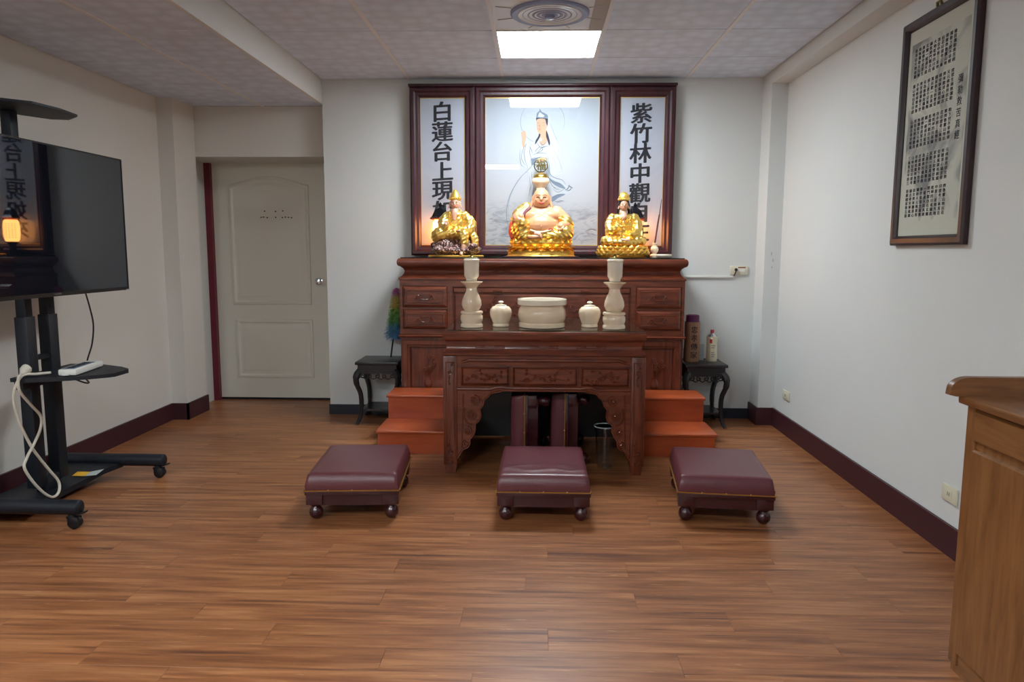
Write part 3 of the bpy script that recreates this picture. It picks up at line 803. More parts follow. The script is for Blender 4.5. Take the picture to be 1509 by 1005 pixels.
# ------------------------------------------------------------------ ebony side stands
def side_stand(label, x0, x1):
    t = thing('side_stand', label, 'side table', ((x0+x1)/2, 5.285, 0), 0, 'ebony side stands flanking the altar')
    hw, hd, H = (x1-x0)/2, 0.165, 0.46
    MB().box(-hw,hw,-hd,hd,H-0.022,H,0.005).build('top', M_ebony, t, 30)
    MB().box(-hw+0.016,hw-0.016,-hd+0.016,hd-0.016,H-0.062,H-0.022).build('waist', M_ebony, t, 0)
    ap = MB().box(-hw+0.012,hw-0.012,-hd+0.010,-hd+0.022,H-0.085,H-0.062)
    n = 5
    for k in range(n):
        cx = -hw+0.05+(2*hw-0.10)*k/(n-1); ap.tube(spiral(cx,H-0.102,0.019,1.2,-hd+0.016,PI/2,1 if k%2 else -1,14),0.0048,6)
    ap.tube(crv([(-hw+0.02,-hd+0.016,H-0.115)]+[(-hw+0.05+(2*hw-0.10)*k/8,-hd+0.016,H-0.112-0.014*(k%2)) for k in range(9)]+[(hw-0.02,-hd+0.016,H-0.115)],3),0.004,6)
    ap.build('apron', M_ebony, t)
    for s in (-1,1):
        MB().box(s*(hw-0.02)-0.006,s*(hw-0.02)+0.006,-hd+0.03,hd-0.02,H-0.11,H-0.062).build('apron', M_ebony, t, 0)
    for sx in (-1,1):
        for sy in (-1,1):
            P = [(0.004,0.395),(-0.012,0.372),(-0.020,0.335),(-0.014,0.29),(0.004,0.235),(0.010,0.17),(0.006,0.09),(-0.004,0.04),(-0.022,0.008)]
            pts = [(sx*(hw-0.025-p*1.0), sy*(hd-0.025-p*0.8), z) for p,z in P]
            MB().tube(crv(pts,4),[0.024]*4+[0.026]*4+[0.022]*4+[0.018]*10+[0.015]*8+[0.013]*3,8).build('leg', M_ebony, t)
    MB().box(-hw+0.03,hw-0.03,-hd+0.03,hd-0.03,0.098,0.112).build('shelf', M_ebony, t, 0)
side_stand('black ebony side stand with cabriole legs left of the altar', -1.29, -0.978)
side_stand('black ebony side stand with cabriole legs right of the altar, under the spray can', 1.052, 1.350)

# ------------------------------------------------------------------ things on the side stands
ZS = 0.46
t = thing('feather_duster', 'rainbow feather duster leaning upright beside the altar on the left stand', 'duster', (-1.072,5.33,ZS))
MB().tube([(0.0,0,0.006),(0.022,0.01,0.17)],0.006,8).build('handle', M_blackplastic, t)
m = bpy.data.materials.new('rainbow_feathers'); m.use_nodes = True; nt = m.node_tree; b = nt.nodes['Principled BSDF']
tc = nt.nodes.new('ShaderNodeTexCoord'); sx_ = nt.nodes.new('ShaderNodeSeparateXYZ'); mr = nt.nodes.new('ShaderNodeMapRange'); rp = nt.nodes.new('ShaderNodeValToRGB')
mr.inputs[1].default_value = 0.14; mr.inputs[2].default_value = 0.54
nt.links.new(tc.outputs['Object'], sx_.inputs[0]); nt.links.new(sx_.outputs[2], mr.inputs[0]); nt.links.new(mr.outputs[0], rp.inputs[0]); nt.links.new(rp.outputs[0], b.inputs['Base Color'])
e = rp.color_ramp.elements; e[0].position = 0.0; e[0].color = (*lin((110,160,205)),1); e[1].position = 1.0; e[1].color = (*lin((200,110,180)),1)
for p,c in ((0.22,(96,160,196)),(0.34,(120,186,110)),(0.52,(150,196,100)),(0.62,(222,204,110)),(0.76,(226,206,120)),(0.86,(206,120,180))):
    x = e.new(p); x.color = (*lin(c),1)
b.inputs['Roughness'].default_value = 0.9
fm = MB(); rd = random.Random(3)
axis = lambda z: Vector((0.022+(z-0.17)*0.075, 0.01, z))
def rad(z): 
    u = (z-0.15)/0.39; return 0.030+0.050*max(0,1-u)**0.8*min(1,u*6+0.4)
for k in range(1500):
    z = rd.uniform(0.16,0.52); a = rd.uniform(0,2*PI); R = rad(z)*rd.uniform(0.82,1.08)
    p0 = axis(z); d = Vector((math.cos(a), math.sin(a), rd.uniform(-0.5,-0.1)))
    p1 = p0 + d*R; sd = Vector((-math.sin(a), math.cos(a), 0))*0.006
    fm.add([p0-sd, p0+sd, p1+sd*0.6, p1-sd*0.6], [(0,1,2,3)])
fo = tag(fm.build('feathers', m, t, 0), kind='stuff')

t = thing('bamboo_holder', 'tan bamboo incense-stick holder with four black characters right of the altar', 'holder', (1.128,5.30,ZS))
MB().lathe([(0.0,0.004),(0.052,0.0),(0.055,0.004),(0.054,0.15),(0.055,0.285),(0.053,0.288),(0.049,0.286),(0.049,0.02),(0.0,0.02)],28).build('tube', M_bamboo, t)
for i,ch in enumerate('忠孝傳家'):
    me = text_mesh(ch,0.052,0.012)
    for v in me.vertices:
        x = v.co.x; v.co.y = -0.0562*math.cos(x/0.056); v.co.x = 0.0562*math.sin(x/0.056)
    o = link('character', me, M_inkblack, t); o.location = (0,0,0.235-0.061*i); o.rotation_euler = (0,0,0.10)
bd = MB().lathe([(0.046,0.03),(0.047,0.325),(0.045,0.335),(0.036,0.338),(0.0,0.336)],18)
bd.build('incense_bundle', M_purple, t)
t = thing('paper_slip', 'narrow pale slip standing between bamboo holder and spray can', 'paper', (1.205,5.345,ZS))
MB().box(-0.022,0.022,-0.001,0.001,0.0,0.12).build('slip', M_palelab, t, 0)
t = thing('spray_can', 'cream spray can with red cap on the right ebony stand', 'spray can', (1.272,5.30,ZS))
MB().lathe([(0.036,0),(0.039,0.004),(0.039,0.178),(0.037,0.182),(0.0,0.182)],24).build('can', M_can, t)
MB().lathe([(0.0375,0.182),(0.030,0.192),(0.018,0.200),(0.014,0.206),(0.0,0.206)],24).build('shoulder', M_chrome, t)
MB().lathe([(0.0125,0.206),(0.0125,0.226),(0.010,0.23),(0.0,0.23)],16).build('cap', M_red, t)
lb = MB()
for a0,a1,z0,z1 in ((-2.2,-1.75,0.135,0.165),):
    for k in range(5):
        a,b2 = a0+(a1-a0)*k/5,a0+(a1-a0)*(k+1)/5
        lb.add([(0.0396*math.cos(a),0.0396*math.sin(a),z0),(0.0396*math.cos(b2),0.0396*math.sin(b2),z0),(0.0396*math.cos(b2),0.0396*math.sin(b2),z1),(0.0396*math.cos(a),0.0396*math.sin(a),z1)],[(0,1,2,3)])
lb.build('red_label', M_red, t, 0)
lb = MB()
for z,w_ in ((0.115,0.5),(0.10,0.4),(0.065,0.3),(0.05,0.5),(0.035,0.35)):
    for k in range(6):
        a = -1.9+0.16*k
        if k*0.16 < w_+0.2: lb.add([(0.0396*math.cos(a),0.0396*math.sin(a),z),(0.0396*math.cos(a+0.1),0.0396*math.sin(a+0.1),z),(0.0396*math.cos(a+0.1),0.0396*math.sin(a+0.1),z+0.007),(0.0396*math.cos(a),0.0396*math.sin(a),z+0.007)],[(0,1,2,3)])
tag(lb.build('small_print', M_inkgrey, t, 0), kind='stuff')

# clear plastic cup under the table
t = thing('plastic_cup', 'tall clear plastic cup standing inside the offering table right leg', 'cup', (0.405,4.165,0))
MB().lathe([(0.0,0.003),(0.044,0.0),(0.046,0.004),(0.056,0.21),(0.064,0.245),(0.066,0.247),(0.062,0.249),(0.054,0.21),(0.044,0.008),(0.0,0.008)],28).build('cup_body', M_clear, t)
MB().lathe([(0.0645,0.243),(0.0665,0.246),(0.0645,0.2495),(0.0625,0.246),(0.0645,0.243)],28).build('rim', M_palelab, t)

# ------------------------------------------------------------------ alabaster set on the offering table
ZT = 0.8175
def oil_lamp(label, x, y):
    t = thing('alabaster_lamp', label, 'lamp', (x,y,ZT), 0, 'alabaster pillar lamps on the offering table')
    MB().lathe([(0.060,0.0),(0.064,0.003),(0.064,0.016),(0.060,0.020),(0.058,0.026),(0.064,0.045),(0.063,0.066),(0.056,0.076),(0.064,0.080),(0.064,0.090),(0.058,0.094),(0.040,0.096),
       (0.050,0.108),(0.057,0.128),(0.055,0.152),(0.044,0.180),(0.032,0.205),(0.030,0.222),(0.040,0.238),(0.058,0.252),(0.063,0.256),(0.062,0.260),(0.040,0.262),(0.028,0.263)],32).build('stand', M_alab, t)
    MB().lathe([(0.028,0.263),(0.032,0.266),(0.031,0.274),(0.036,0.282),(0.042,0.292),(0.043,0.372),(0.046,0.376),(0.046,0.384),(0.040,0.388),(0.0,0.388)],28).build('cup', M_alab2, t)
    MB().lathe([(0.036,0.388),(0.036,0.392),(0.026,0.396),(0.012,0.398),(0.006,0.404),(0.006,0.416),(0.0,0.418)],18).build('burner', M_brass_d, t)
oil_lamp('cream alabaster pillar oil lamp on the left end of the offering table', -0.367, 4.15)
oil_lamp('cream alabaster pillar oil lamp on the right end of the offering table', 0.438, 4.12)
def jar(label, x, y):
    t = thing('lidded_jar', label, 'jar', (x,y,ZT), 0, 'alabaster lidded jars on the offering table')
    MB().lathe([(0.044,0.0),(0.048,0.003),(0.047,0.012),(0.045,0.018),(0.052,0.036),(0.061,0.060),(0.064,0.082),(0.060,0.100),(0.048,0.114),(0.034,0.119)],32).build('body', M_alab, t)
    MB().lathe([(0.034,0.119),(0.032,0.124),(0.018,0.128),(0.009,0.130),(0.009,0.134),(0.016,0.138),(0.017,0.142),(0.010,0.147),(0.0,0.148)],24).build('lid', M_alab2, t)
jar('round cream alabaster lidded jar left of the incense burner', -0.203, 4.20)
jar('round cream alabaster lidded jar right of the incense burner', 0.307, 4.20)
t = thing('incense_burner', 'large cream alabaster incense bowl in the centre of the offering table', 'incense burner', (0.033,4.19,ZT))
MB().lathe([(0.125,0.0),(0.132,0.003),(0.132,0.024),(0.126,0.029),(0.134,0.045),(0.139,0.070),(0.134,0.100),(0.122,0.120),(0.120,0.126)],48).build('bowl', M_alab, t)
MB().lathe([(0.120,0.126),(0.138,0.128),(0.141,0.132),(0.141,0.158),(0.138,0.162),(0.124,0.162),(0.121,0.158),(0.120,0.135)],48).build('rim', M_alab2, t)
MB().lathe([(0.0,0.146),(0.05,0.149),(0.1,0.147),(0.121,0.145)],32).build('ash', M_ash, t)

# ================================================================== FRAMED TRIPTYCH ON THE ALTAR WALL
PY = 5.432      # print plane
tri = thing('framed_triptych', 'dark mahogany three-panel frame with a white-robed figure between two character columns', 'picture', (0.028,YB,1.212))
def L3(x, z): return (x-0.028, z-1.212)
yb = PY-YB      # local y of the print plane (negative = toward the room)
MP = [(0,0.0-0.002),(0,yb-0.026),(0.012,yb-0.034),(0.030,yb-0.034),(0.042,yb-0.024),(0.058,yb-0.022),(0.070,yb-0.012),(0.074,yb-0.004),(0.074,-0.002)]
panels = {'left':(-0.921,-0.452),'centre':(-0.450,0.518),'right':(0.520,0.983)}
for nm,(x0,x1) in panels.items():
    a,b_ = L3(x0,1.216)[0], L3(x1,1.216)[0]
    MB().frame(a,b_,0.004,1.204,MP).build('frame', M_frame, tri, 30)
MB().box(-0.956,0.962,yb-0.042,-0.002,1.204,1.222,0.003).build('top_cap', M_frame, tri, 30)
def paper(name, top, midc, bot, waves=False):
    m = bpy.data.materials.new(name); m.use_nodes = True; nt = m.node_tree; b = nt.nodes['Principled BSDF']; L = nt.links.new
    tc = nt.nodes.new('ShaderNodeTexCoord'); s = nt.nodes.new('ShaderNodeSeparateXYZ'); L(tc.outputs['Object'], s.inputs[0])
    mr = nt.nodes.new('ShaderNodeMapRange'); mr.inputs[1].default_value = 0.05; mr.inputs[2].default_value = 1.15; L(s.outputs[2], mr.inputs[0])
    n = nt.nodes.new('ShaderNodeTexNoise'); n.inputs['Scale'].default_value = 3; n.inputs['Detail'].default_value = 3; L(tc.outputs['Object'], n.inputs['Vector'])
    ad = nt.nodes.new('ShaderNodeMath'); ad.operation = 'MULTIPLY_ADD'; ad.inputs[1].default_value = 0.25; L(n.outputs['Fac'], ad.inputs[0]); L(mr.outputs[0], ad.inputs[2])
    r = nt.nodes.new('ShaderNodeValToRGB'); e = r.color_ramp.elements
    e[0].position = 0.15; e[0].color = (*lin(bot),1); e[1].position = 0.95; e[1].color = (*lin(top),1); k = e.new(0.5); k.color = (*lin(midc),1)
    L(ad.outputs[0], r.inputs[0]); out = r.outputs[0]
    if waves:
        mp = nt.nodes.new('ShaderNodeMapping'); mp.inputs['Scale'].default_value = (1.0,1.0,2.6); L(tc.outputs['Object'], mp.inputs[0])
        w_ = nt.nodes.new('ShaderNodeTexNoise'); w_.inputs['Scale'].default_value = 7; w_.inputs['Detail'].default_value = 6; w_.inputs['Distortion'].default_value = 2.2; L(mp.outputs[0], w_.inputs['Vector'])
        r2 = nt.nodes.new('ShaderNodeValToRGB'); r2.color_ramp.elements[0].position = 0.48; r2.color_ramp.elements[1].position = 0.68
        r2.color_ramp.elements[0].color = (0,0,0,1); r2.color_ramp.elements[1].color = (1,1,1,1); L(w_.outputs['Fac'], r2.inputs[0])
        m2 = nt.nodes.new('ShaderNodeMapRange'); m2.inputs[1].default_value = 0.42; m2.inputs[2].default_value = 0.26; m2.inputs[3].default_value = 0; m2.inputs[4].default_value = 0.85; L(s.outputs[2], m2.inputs[0])
        mu = nt.nodes.new('ShaderNodeMath'); mu.operation = 'MULTIPLY'; L(r2.outputs[0], mu.inputs[0]); L(m2.outputs[0], mu.inputs[1])
        mx = nt.nodes.new('ShaderNodeMix'); mx.data_type = 'RGBA'; L(mu.outputs[0], mx.inputs[0]); L(out, mx.inputs[6]); mx.inputs[7].default_value = (*lin((112,120,130)),1); out = mx.outputs[2]
    L(out, b.inputs['Base Color']); b.inputs['Roughness'].default_value = 0.75; b.inputs['Specular IOR Level'].default_value = 0.2
    return m
M_scrollpaper = paper('couplet_paper', (176,182,196), (180,180,190), (178,174,180))
M_paint = paper('painting_paper', (168,176,187), (176,178,185), (170,174,179), True)
openings = {'left':(-0.847,-0.527),'centre':(-0.376,0.444),'right':(0.594,0.909)}
for nm,(x0,x1) in openings.items():
    a,b_ = L3(x0,0)[0], L3(x1,0)[0]
    pr = MB().box(a-0.004,b_+0.004,yb,yb+0.01,0.074,1.134).build('print', M_paint if nm=='centre' else M_scrollpaper, tri, 0)
    MB().frame(a-0.006,b_+0.006,0.074,1.134,[(0,yb+0.004),(0,yb-0.005),(0.008,yb-0.005),(0.008,yb+0.002)]).build('gilt_edge', M_inkgold, tri, 0)
    MB().box(a,b_,yb-0.010,yb-0.007,0.080,1.128).build('glass_pane', M_pane, tri, 0)
for cx,txt,z0 in ((-0.689,'白蓮台上現如來',2.247),(0.743,'紫竹林中觀自在',2.232)):
    for i,ch in enumerate(txt):
        me = text_mesh(ch, 0.148, 0.028, 0.07)
        for v in me.vertices: v.co.x *= 1.08
        o = link('character', me, M_inkblack, tri); x,z = L3(cx, z0-0.1405*i); o.location = (x, yb-0.0012, z)
# --- the painted figure: flat pigment shapes and brush lines, in the print plane
def P6(zx, zy):      # picture sketch units -> panel
    px, py = 730+zx/5.029, 140+zy/5.029
    return L3((px-790.8)*0.00498, 2.345-(py-143.4)*0.004827)
lay = [0]
def shape(pts, m, name, smooth=True):
    lay[0] += 1
    C = crv([(P6(*p)[0],0,P6(*p)[1]) for p in pts+[pts[0]]],5)[:-1] if smooth else [Vector((P6(*p)[0],0,P6(*p)[1])) for p in pts]
    y = yb-0.0004-0.00004*lay[0]
    MB().add([(c.x,y,c.z) for c in C],[tuple(range(len(C)))]).build(name, m, tri, 0)
def lines(ls, m, name, wdt=1.6):
    lay[0] += 1; y = yb-0.0004-0.00004*lay[0]; mb = MB()
    for l in ls:
        C = crv([(P6(*p)[0],0,P6(*p)[1]) for p in l],6); n = len(C)
        vs = []; fs = []
        for i,c in enumerate(C):
            t = (C[min(i+1,n-1)]-C[max(i-1,0)]).normalized(); nn = Vector((-t.z,0,t.x))
            ww = wdt*0.0008*(0.35+0.65*math.sin(PI*min(1,max(0,i/(n-1)))))
            vs += [(c.x+nn.x*ww,y,c.z+nn.z*ww),(c.x-nn.x*ww,y,c.z-nn.z*ww)]
        for i in range(n-1): fs.append((2*i,2*i+1,2*i+3,2*i+2))
        mb.add(vs,fs)
    tag(mb.build(name, m, tri, 0), kind='stuff')
lines([[(342+160*math.cos(a),195+160*math.sin(a)) for a in [PI*2*k/24+0.6 for k in range(15)]], [(342+160*math.cos(a),195+160*math.sin(a)) for a in [PI*2*k/24+4.6 for k in range(9)]]], M_inkgrey, 'halo_line', 1.3)
shape([(300,180),(340,135),(385,150),(410,230),(440,320),(470,400),(480,520),(485,570),(430,600),(500,650),(560,700),(500,740),(430,760),(395,790),(330,800),(255,790),(250,740),(262,650),(235,540),(190,510),(180,400),(215,370),(262,350),(300,320),(310,260)], M_inkwhite, 'robe_shape')
shape([(262,470),(330,455),(345,480),(300,495),(265,515)], M_inkblue, 'sleeve_shape')
shape([(380,600),(430,630),(480,650),(515,690),(470,680),(420,650)], M_inkblue, 'hem_shape')
shape([(415,750),(460,730),(515,730),(460,760),(420,785)], M_inkblue, 'hem_shape')
shape([(325,270),(372,262),(382,330),(345,372),(318,340)], M_inkskin, 'neck_shape')
shape([(320,262),(312,300),(292,335),(290,362),(312,330),(326,300),(330,275)], M_inkhair, 'hair_shape')
shape([(370,255),(384,290),(398,345),(392,370),(378,330),(368,300)], M_inkhair, 'hair_shape')
shape([(298,178),(372,172),(376,215),(370,250),(348,285),(325,286),(304,262),(298,215)], M_inkskin, 'face_shape')
shape([(296,190),(298,160),(335,140),(378,165),(378,225),(368,205),(360,178),(330,172),(304,178)], M_inkhair, 'hair_shape')
shape([(296,168),(302,132),(318,118),(322,100),(335,122),(360,135),(380,150),(378,172),(340,168)], M_inkblue, 'crown_shape')
shape([(308,160),(315,135),(325,128),(340,140),(355,150),(345,163)], M_inkwhite, 'crown_shape')
shape([(190,300),(186,268),(197,272),(204,258),(212,262),(220,268),(224,300),(218,345),(208,388),(196,370),(192,335)], M_inkskin, 'hand_shape')
shape([(300,478),(335,458),(376,462),(372,478),(330,495),(305,498)], M_inkskin, 'hand_shape')
lines([[(304,208),(314,204),(324,208)],[(338,206),(350,202),(362,207)],[(306,222),(315,224),(324,221)],[(340,221),(350,224),(360,220)],[(326,212),(322,232),(328,238)]], M_inkhair, 'face_line', 1.0)
lines([[(314,250),(322,247),(332,250)],[(316,252),(322,255),(330,252)]], M_lip, 'lip_line', 1.6)
lines([[(326,345),(345,366),(372,345)],[(300,345),(330,385),(380,372)],[(330,370),(345,400),(295,430)],[(300,430),(340,385),(385,372)],[(290,425),(300,400),(335,370)]], M_inkgrey, 'collar_line', 2.6)
lines([[(180,392),(178,450),(188,510),(212,528)],[(188,400),(192,470),(220,520)],[(228,355),(212,410),(215,470),(238,540)],[(225,360),(205,390),(198,440)],[(240,370),(262,400),(270,430)]], M_inkgrey, 'sleeve_line', 2.4)
lines([[(262,350),(250,420),(268,480)],[(265,440),(320,425),(380,430)],[(262,510),(300,490),(345,505)],[(268,480),(300,462),(340,455)],[(256,500),(262,470),(300,455)]], M_inkgrey, 'fold_line', 2.2)
lines([[(380,450),(395,520),(400,580),(440,610),(490,625),(515,660)],[(370,455),(382,520),(380,590),(420,640),(470,655),(490,670)],[(375,470),(388,540),(392,600)]], M_inkgrey, 'sash_line', 3.0)
lines([[(375,160),(405,230),(445,330),(475,360)],[(395,190),(430,290),(460,345)],[(410,380),(450,440),(485,530),(488,565)],[(420,400),(470,500),(480,560),(450,565)],[(400,420),(430,480),(445,550)],[(440,360),(465,420),(455,480)]], M_inkpale, 'veil_line', 2.0)
lines([[(235,545),(250,540),(280,500)],[(215,570),(225,565),(245,545)],[(250,600),(255,680),(246,750)],[(275,620),(280,700),(262,790)],[(262,560),(270,640),(258,700)],[(390,600),(420,670),(470,690)],[(400,640),(440,690),(490,700)],[(420,690),(460,715),(510,690)],[(420,760),(470,735),(510,730)],[(430,775),(460,790),(500,780)],[(455,785),(480,778),(510,782)]], M_inkgrey, 'hem_line', 2.2)
lines([[(510,700),(530,690),(545,660)],[(520,705),(545,700),(560,680)],[(535,665),(550,675),(570,685)]], M_inkgrey, 'ribbon_line', 5.0)
lines([[(222,568),(180,610),(135,680),(100,760),(82,850),(85,930),(110,1005)]], M_inkgrey, 'leaf_line', 2.6)
lines([[(200,590),(150,660),(112,740),(95,830),(100,920)]], M_inkpale, 'leaf_line', 2.6)
shape([(320,322),(330,315),(340,324),(334,338),(322,336)], M_inkwhite, 'pendant_shape')
# sea below the figure
wl = []; rd = random.Random(21)
for k in range(60):
    x = rd.uniform(-60,720); y = rd.uniform(830,1090); 
    if 150 < x < 560 and y > 880: continue
    d = rd.choice((-1,1)); L_ = rd.uniform(40,110)
    wl.append([(x,y),(x+d*L_*0.4,y-rd.uniform(8,24)),(x+d*L_*0.8,y-rd.uniform(0,10)),(x+d*L_,y+rd.uniform(4,22))])
wl = [[(min(745,max(-70,a)),min(1095,b)) for a,b in l] for l in wl]
lines(wl, M_inkpale, 'wave_line', 2.4)

# ================================================================== STATUES
ZA = 1.2045
def petal_mesh(wd, ht, bulge, curl, n=6):
    vs = []; fs = []
    for j in range(n+1):
        v = j/n; wv = wd/2*(math.sin(PI*(0.28+0.72*v)) if v < 0.999 else 0.02)*1.05
        for i in range(n+1):
            u = i/n*2-1
            y = -bulge*math.sin(PI*min(1,v*0.95))*(1-u*u*0.9) - curl*v*v
            vs.append((u*wv, y, ht*v))
    W = n+1
    for j in range(n):
        for i in range(n): fs.append((j*W+i,j*W+i+1,(j+1)*W+i+1,(j+1)*W+i))
    return MB().add(vs,fs).mesh('petal',50)
def ring_petals(par, me, m, n, rx, ry, z, tilt, off=0.0, flip=False):
    for k in range(n):
        a = 2*PI*(k+off)/n
        o = link('petal', me, m, par); o.location = (rx*math.sin(a), -ry*math.cos(a), z)
        nx, ny = math.sin(a)/rx, -math.cos(a)/ry
        o.rotation_euler = (tilt, 0, math.atan2(nx, -ny))
        if flip: o.rotation_euler = (PI-tilt, 0, math.atan2(nx,-ny)+PI)
def face(par, cx, yf, cz, s, mouth='smile', lipm=None, brow=True):
    """painted eyes, brows and mouth on the front of a head; s = head half width; yf(x,z) = local y of surface"""
    for e in (-1,1):
        MB().tube(crv([(cx+e*s*0.16,yf(e*s*0.16,0.02*s),cz+0.0*s),(cx+e*s*0.38,yf(e*s*0.38,0.08*s),cz+(0.12 if mouth=='smile' else 0.04)*s),(cx+e*s*0.60,yf(e*s*0.60,0.0*s),cz-0.02*s)],4),[s*0.02]+[s*0.045]*7+[s*0.02],5).build('eye', M_ink, par)
        if brow: MB().tube(crv([(cx+e*s*0.16,yf(e*s*0.16,0.3*s),cz+0.28*s),(cx+e*s*0.4,yf(e*s*0.4,0.36*s),cz+0.38*s),(cx+e*s*0.66,yf(e*s*0.66,0.28*s),cz+0.24*s)],4),s*0.02,5).build('brow', M_ink, par)
    w_, d, th = (0.34,0.13,0.062) if mouth == 'smile' else (0.17,0.015,0.04)
    yo = -0.05*s
    MB().tube(crv([(cx-w_*s,yf(w_*s,-0.5*s)+yo,cz-0.50*s),(cx,yf(0,-0.6*s)+yo-0.04*s,cz-(0.52+d)*s),(cx+w_*s,yf(w_*s,-0.5*s)+yo,cz-0.50*s)],5),[s*th*k for k in (0.3,0.6,0.85,1,1.05,1.05,1.05,1,0.85,0.6,0.3)],6).build('mouth', lipm or M_lip, par)
def head_parts(par, c, s, m, lobes=1.0, chub=1.0, mouth='calm'):
    """c centre, s half width; height 1.28 s each way"""
    hx, hy, hz = s, s*1.02, s*1.25
    pr = [('e',c,(hx*0.97,hy,hz)), ('e',(c[0],c[1]-0.12*s,c[2]-0.45*s),(hx*0.86*chub,hy*0.86,hz*0.60)),
          ('e',(c[0],c[1]-0.98*s,c[2]-0.16*s),(0.17*s,0.20*s,0.20*s)), ('c',[(c[0],c[1]-0.92*s,c[2]+0.2*s),(c[0],c[1]-1.0*s,c[2]-0.12*s)],[0.09*s,0.13*s])]
    for e in (-1,1):
        pr += [('e',(c[0]+e*0.45*s,c[1]-0.72*s,c[2]-0.22*s),(0.30*s*chub,0.24*s,0.26*s)),
               ('e',(c[0]+e*1.0*s,c[1]+0.05*s,c[2]-0.02*s),(0.14*s,0.22*s,0.36*s)),
               ('c',[(c[0]+e*1.02*s,c[1]+0.0*s,c[2]-0.2*s),(c[0]+e*s*(1.0+0.17*lobes),c[1]-0.05*s,c[2]-(0.35+0.5*lobes)*s)],[0.12*s,0.17*s*lobes**0.5])]
    me = blob(pr, s*0.075, 3)
    o = link('head', me, m, par)
    def yf(x,z):
        v = 1-(x/hx)**2-(z/hz)**2; return c[1]-hy*math.sqrt(max(0.05,v))*1.0-0.02*s
    face(o, c[0], yf, c[2], s, mouth)
    return o
def hand(par, c, m, s=0.022, pointing=(0,-1,0), curl=0.5, side=1):
    """palm with four fingers and a thumb leaving the side of the palm"""
    d = Vector(pointing).normalized(); up = Vector((0,0,1))
    if abs(d.z) > 0.9: up = Vector((0,-1,0))
    r = d.cross(up).normalized(); n = r.cross(d)
    c = Vector(c); P = [('e',c,(s*0.85,)*3)]
    for k,f in enumerate((0.85,1.0,0.95,0.75)):
        b = c + d*s*0.5 + r*s*(0.62-0.42*k)
        P.append(('c',[b, b+d*s*0.75*f-n*s*0.1, b+d*s*(0.75+0.5*(1-curl))*f-n*s*curl*0.9],[s*0.24,s*0.22,s*0.18]))
    P.append(('c',[c+r*side*s*0.6-d*s*0.2, c+r*side*s*1.05+d*s*0.45, c+r*side*s*0.9+d*s*0.95],[s*0.26,s*0.22,s*0.18]))
    return link('hand', blob(P, s*0.11, 2), m, par)

# --- laughing seated Buddha in the centre
K = 0.00081
bu = thing('laughing_buddha_statue', 'laughing bare-bellied seated statue with gold robe on golden lotus base, centre of the altar', 'statue', (0.030,5.168,ZA))
MB().box(-0.262,0.262,-0.148,0.148,0,0.008,0.002).build('plinth', M_frame, bu, 20)
pd = MB().lathe([(0.238,0.008),(0.240,0.012),(0.232,0.018),(0.232,0.040),(0.238,0.046),(0.20,0.056),(0.178,0.070),(0.182,0.080),(0.208,0.100),(0.215,0.124),(0.20,0.128),(0.0,0.128)],44,sy=0.60).build('lotus_base', M_gold2, bu, 40)
pU = petal_mesh(0.076,0.060,0.022,0.004); pL = petal_mesh(0.078,0.036,0.014,0.016)
ring_petals(pd, pU, M_gold2, 18, 0.192, 0.114, 0.074, 0.22)
ring_petals(pd, pL, M_gold2, 18, 0.200, 0.117, 0.068, 0.95, 0.5)
# the flat lip of the base
ring_petals(pd, petal_mesh(0.06,0.05,0.010,0.012), M_gold2, 18, 0.196, 0.115, 0.070, 1.9, 0.0)
Z0 = 0.128
body = blob([('e',(0,0.02,Z0+0.09),(0.150,0.095,0.110)), ('e',(0,-0.035,Z0+0.095),(0.122,0.085,0.082)), ('e',(0,0.01,Z0+0.168),(0.152,0.078,0.062)),
   ('e',(-0.055,-0.045,Z0+0.158),(0.062,0.040,0.038)), ('e',(0.055,-0.045,Z0+0.158),(0.062,0.040,0.038)),
   ('c',[(0.105,0.005,Z0+0.178),(0.160,-0.01,Z0+0.125),(0.170,-0.05,Z0+0.098),(0.135,-0.095,Z0+0.088)],[0.052,0.050,0.040,0.028]),
   ('c',[(-0.105,0.005,Z0+0.178),(-0.155,-0.02,Z0+0.145),(-0.150,-0.07,Z0+0.128)],[0.052,0.048,0.034]),
   ('c',[(0,0.01,Z0+0.20),(0,0.005,Z0+0.23)],[0.055,0.045])], 0.0055, 5)
link('torso', body, M_skin, bu)
nv = MB().ell((0,-0.119,Z0+0.085),(0.005,0.003,0.005),8,5)
for s in (-1,1): nv.ell((s*0.058,-0.083,Z0+0.147),(0.005,0.003,0.005),8,5)
nv.build('navel', M_skin2, bu)
fold = lambda co: 0.0022*math.sin((co.x**2+co.z**2)**0.5*260)+0.0012*math.sin(co.z*190+co.x*60)
robe = blob([('e',(0,0.04,Z0+0.03),(0.200,0.100,0.055)), ('e',(-0.145,-0.03,Z0+0.06),(0.068,0.075,0.078)), ('c',[(-0.125,-0.04,Z0+0.095),(-0.130,-0.085,Z0+0.088),(-0.120,-0.105,Z0+0.02)],[0.044,0.054,0.044]),
   ('c',[(0.05,-0.05,Z0+0.045),(0.165,-0.065,Z0+0.05),(0.190,-0.03,Z0+0.035)],[0.042,0.052,0.040]), ('c',[(0.02,-0.105,Z0+0.02),(0.12,-0.105,Z0+0.028),(0.185,-0.06,Z0+0.025)],[0.026,0.036,0.036]),
   ('e',(-0.185,0.03,Z0+0.05),(0.034,0.06,0.07)), ('c',[(-0.10,0.06,Z0+0.22),(-0.150,0.04,Z0+0.17),(-0.180,0.02,Z0+0.10)],[0.04,0.052,0.045]), ('e',(0.0,0.075,Z0+0.11),(0.150,0.040,0.11))], 0.0055, 3, fold)
for v in robe.vertices: v.co.z = max(v.co.z, Z0-0.002)
link('robe', robe, M_gold, bu)
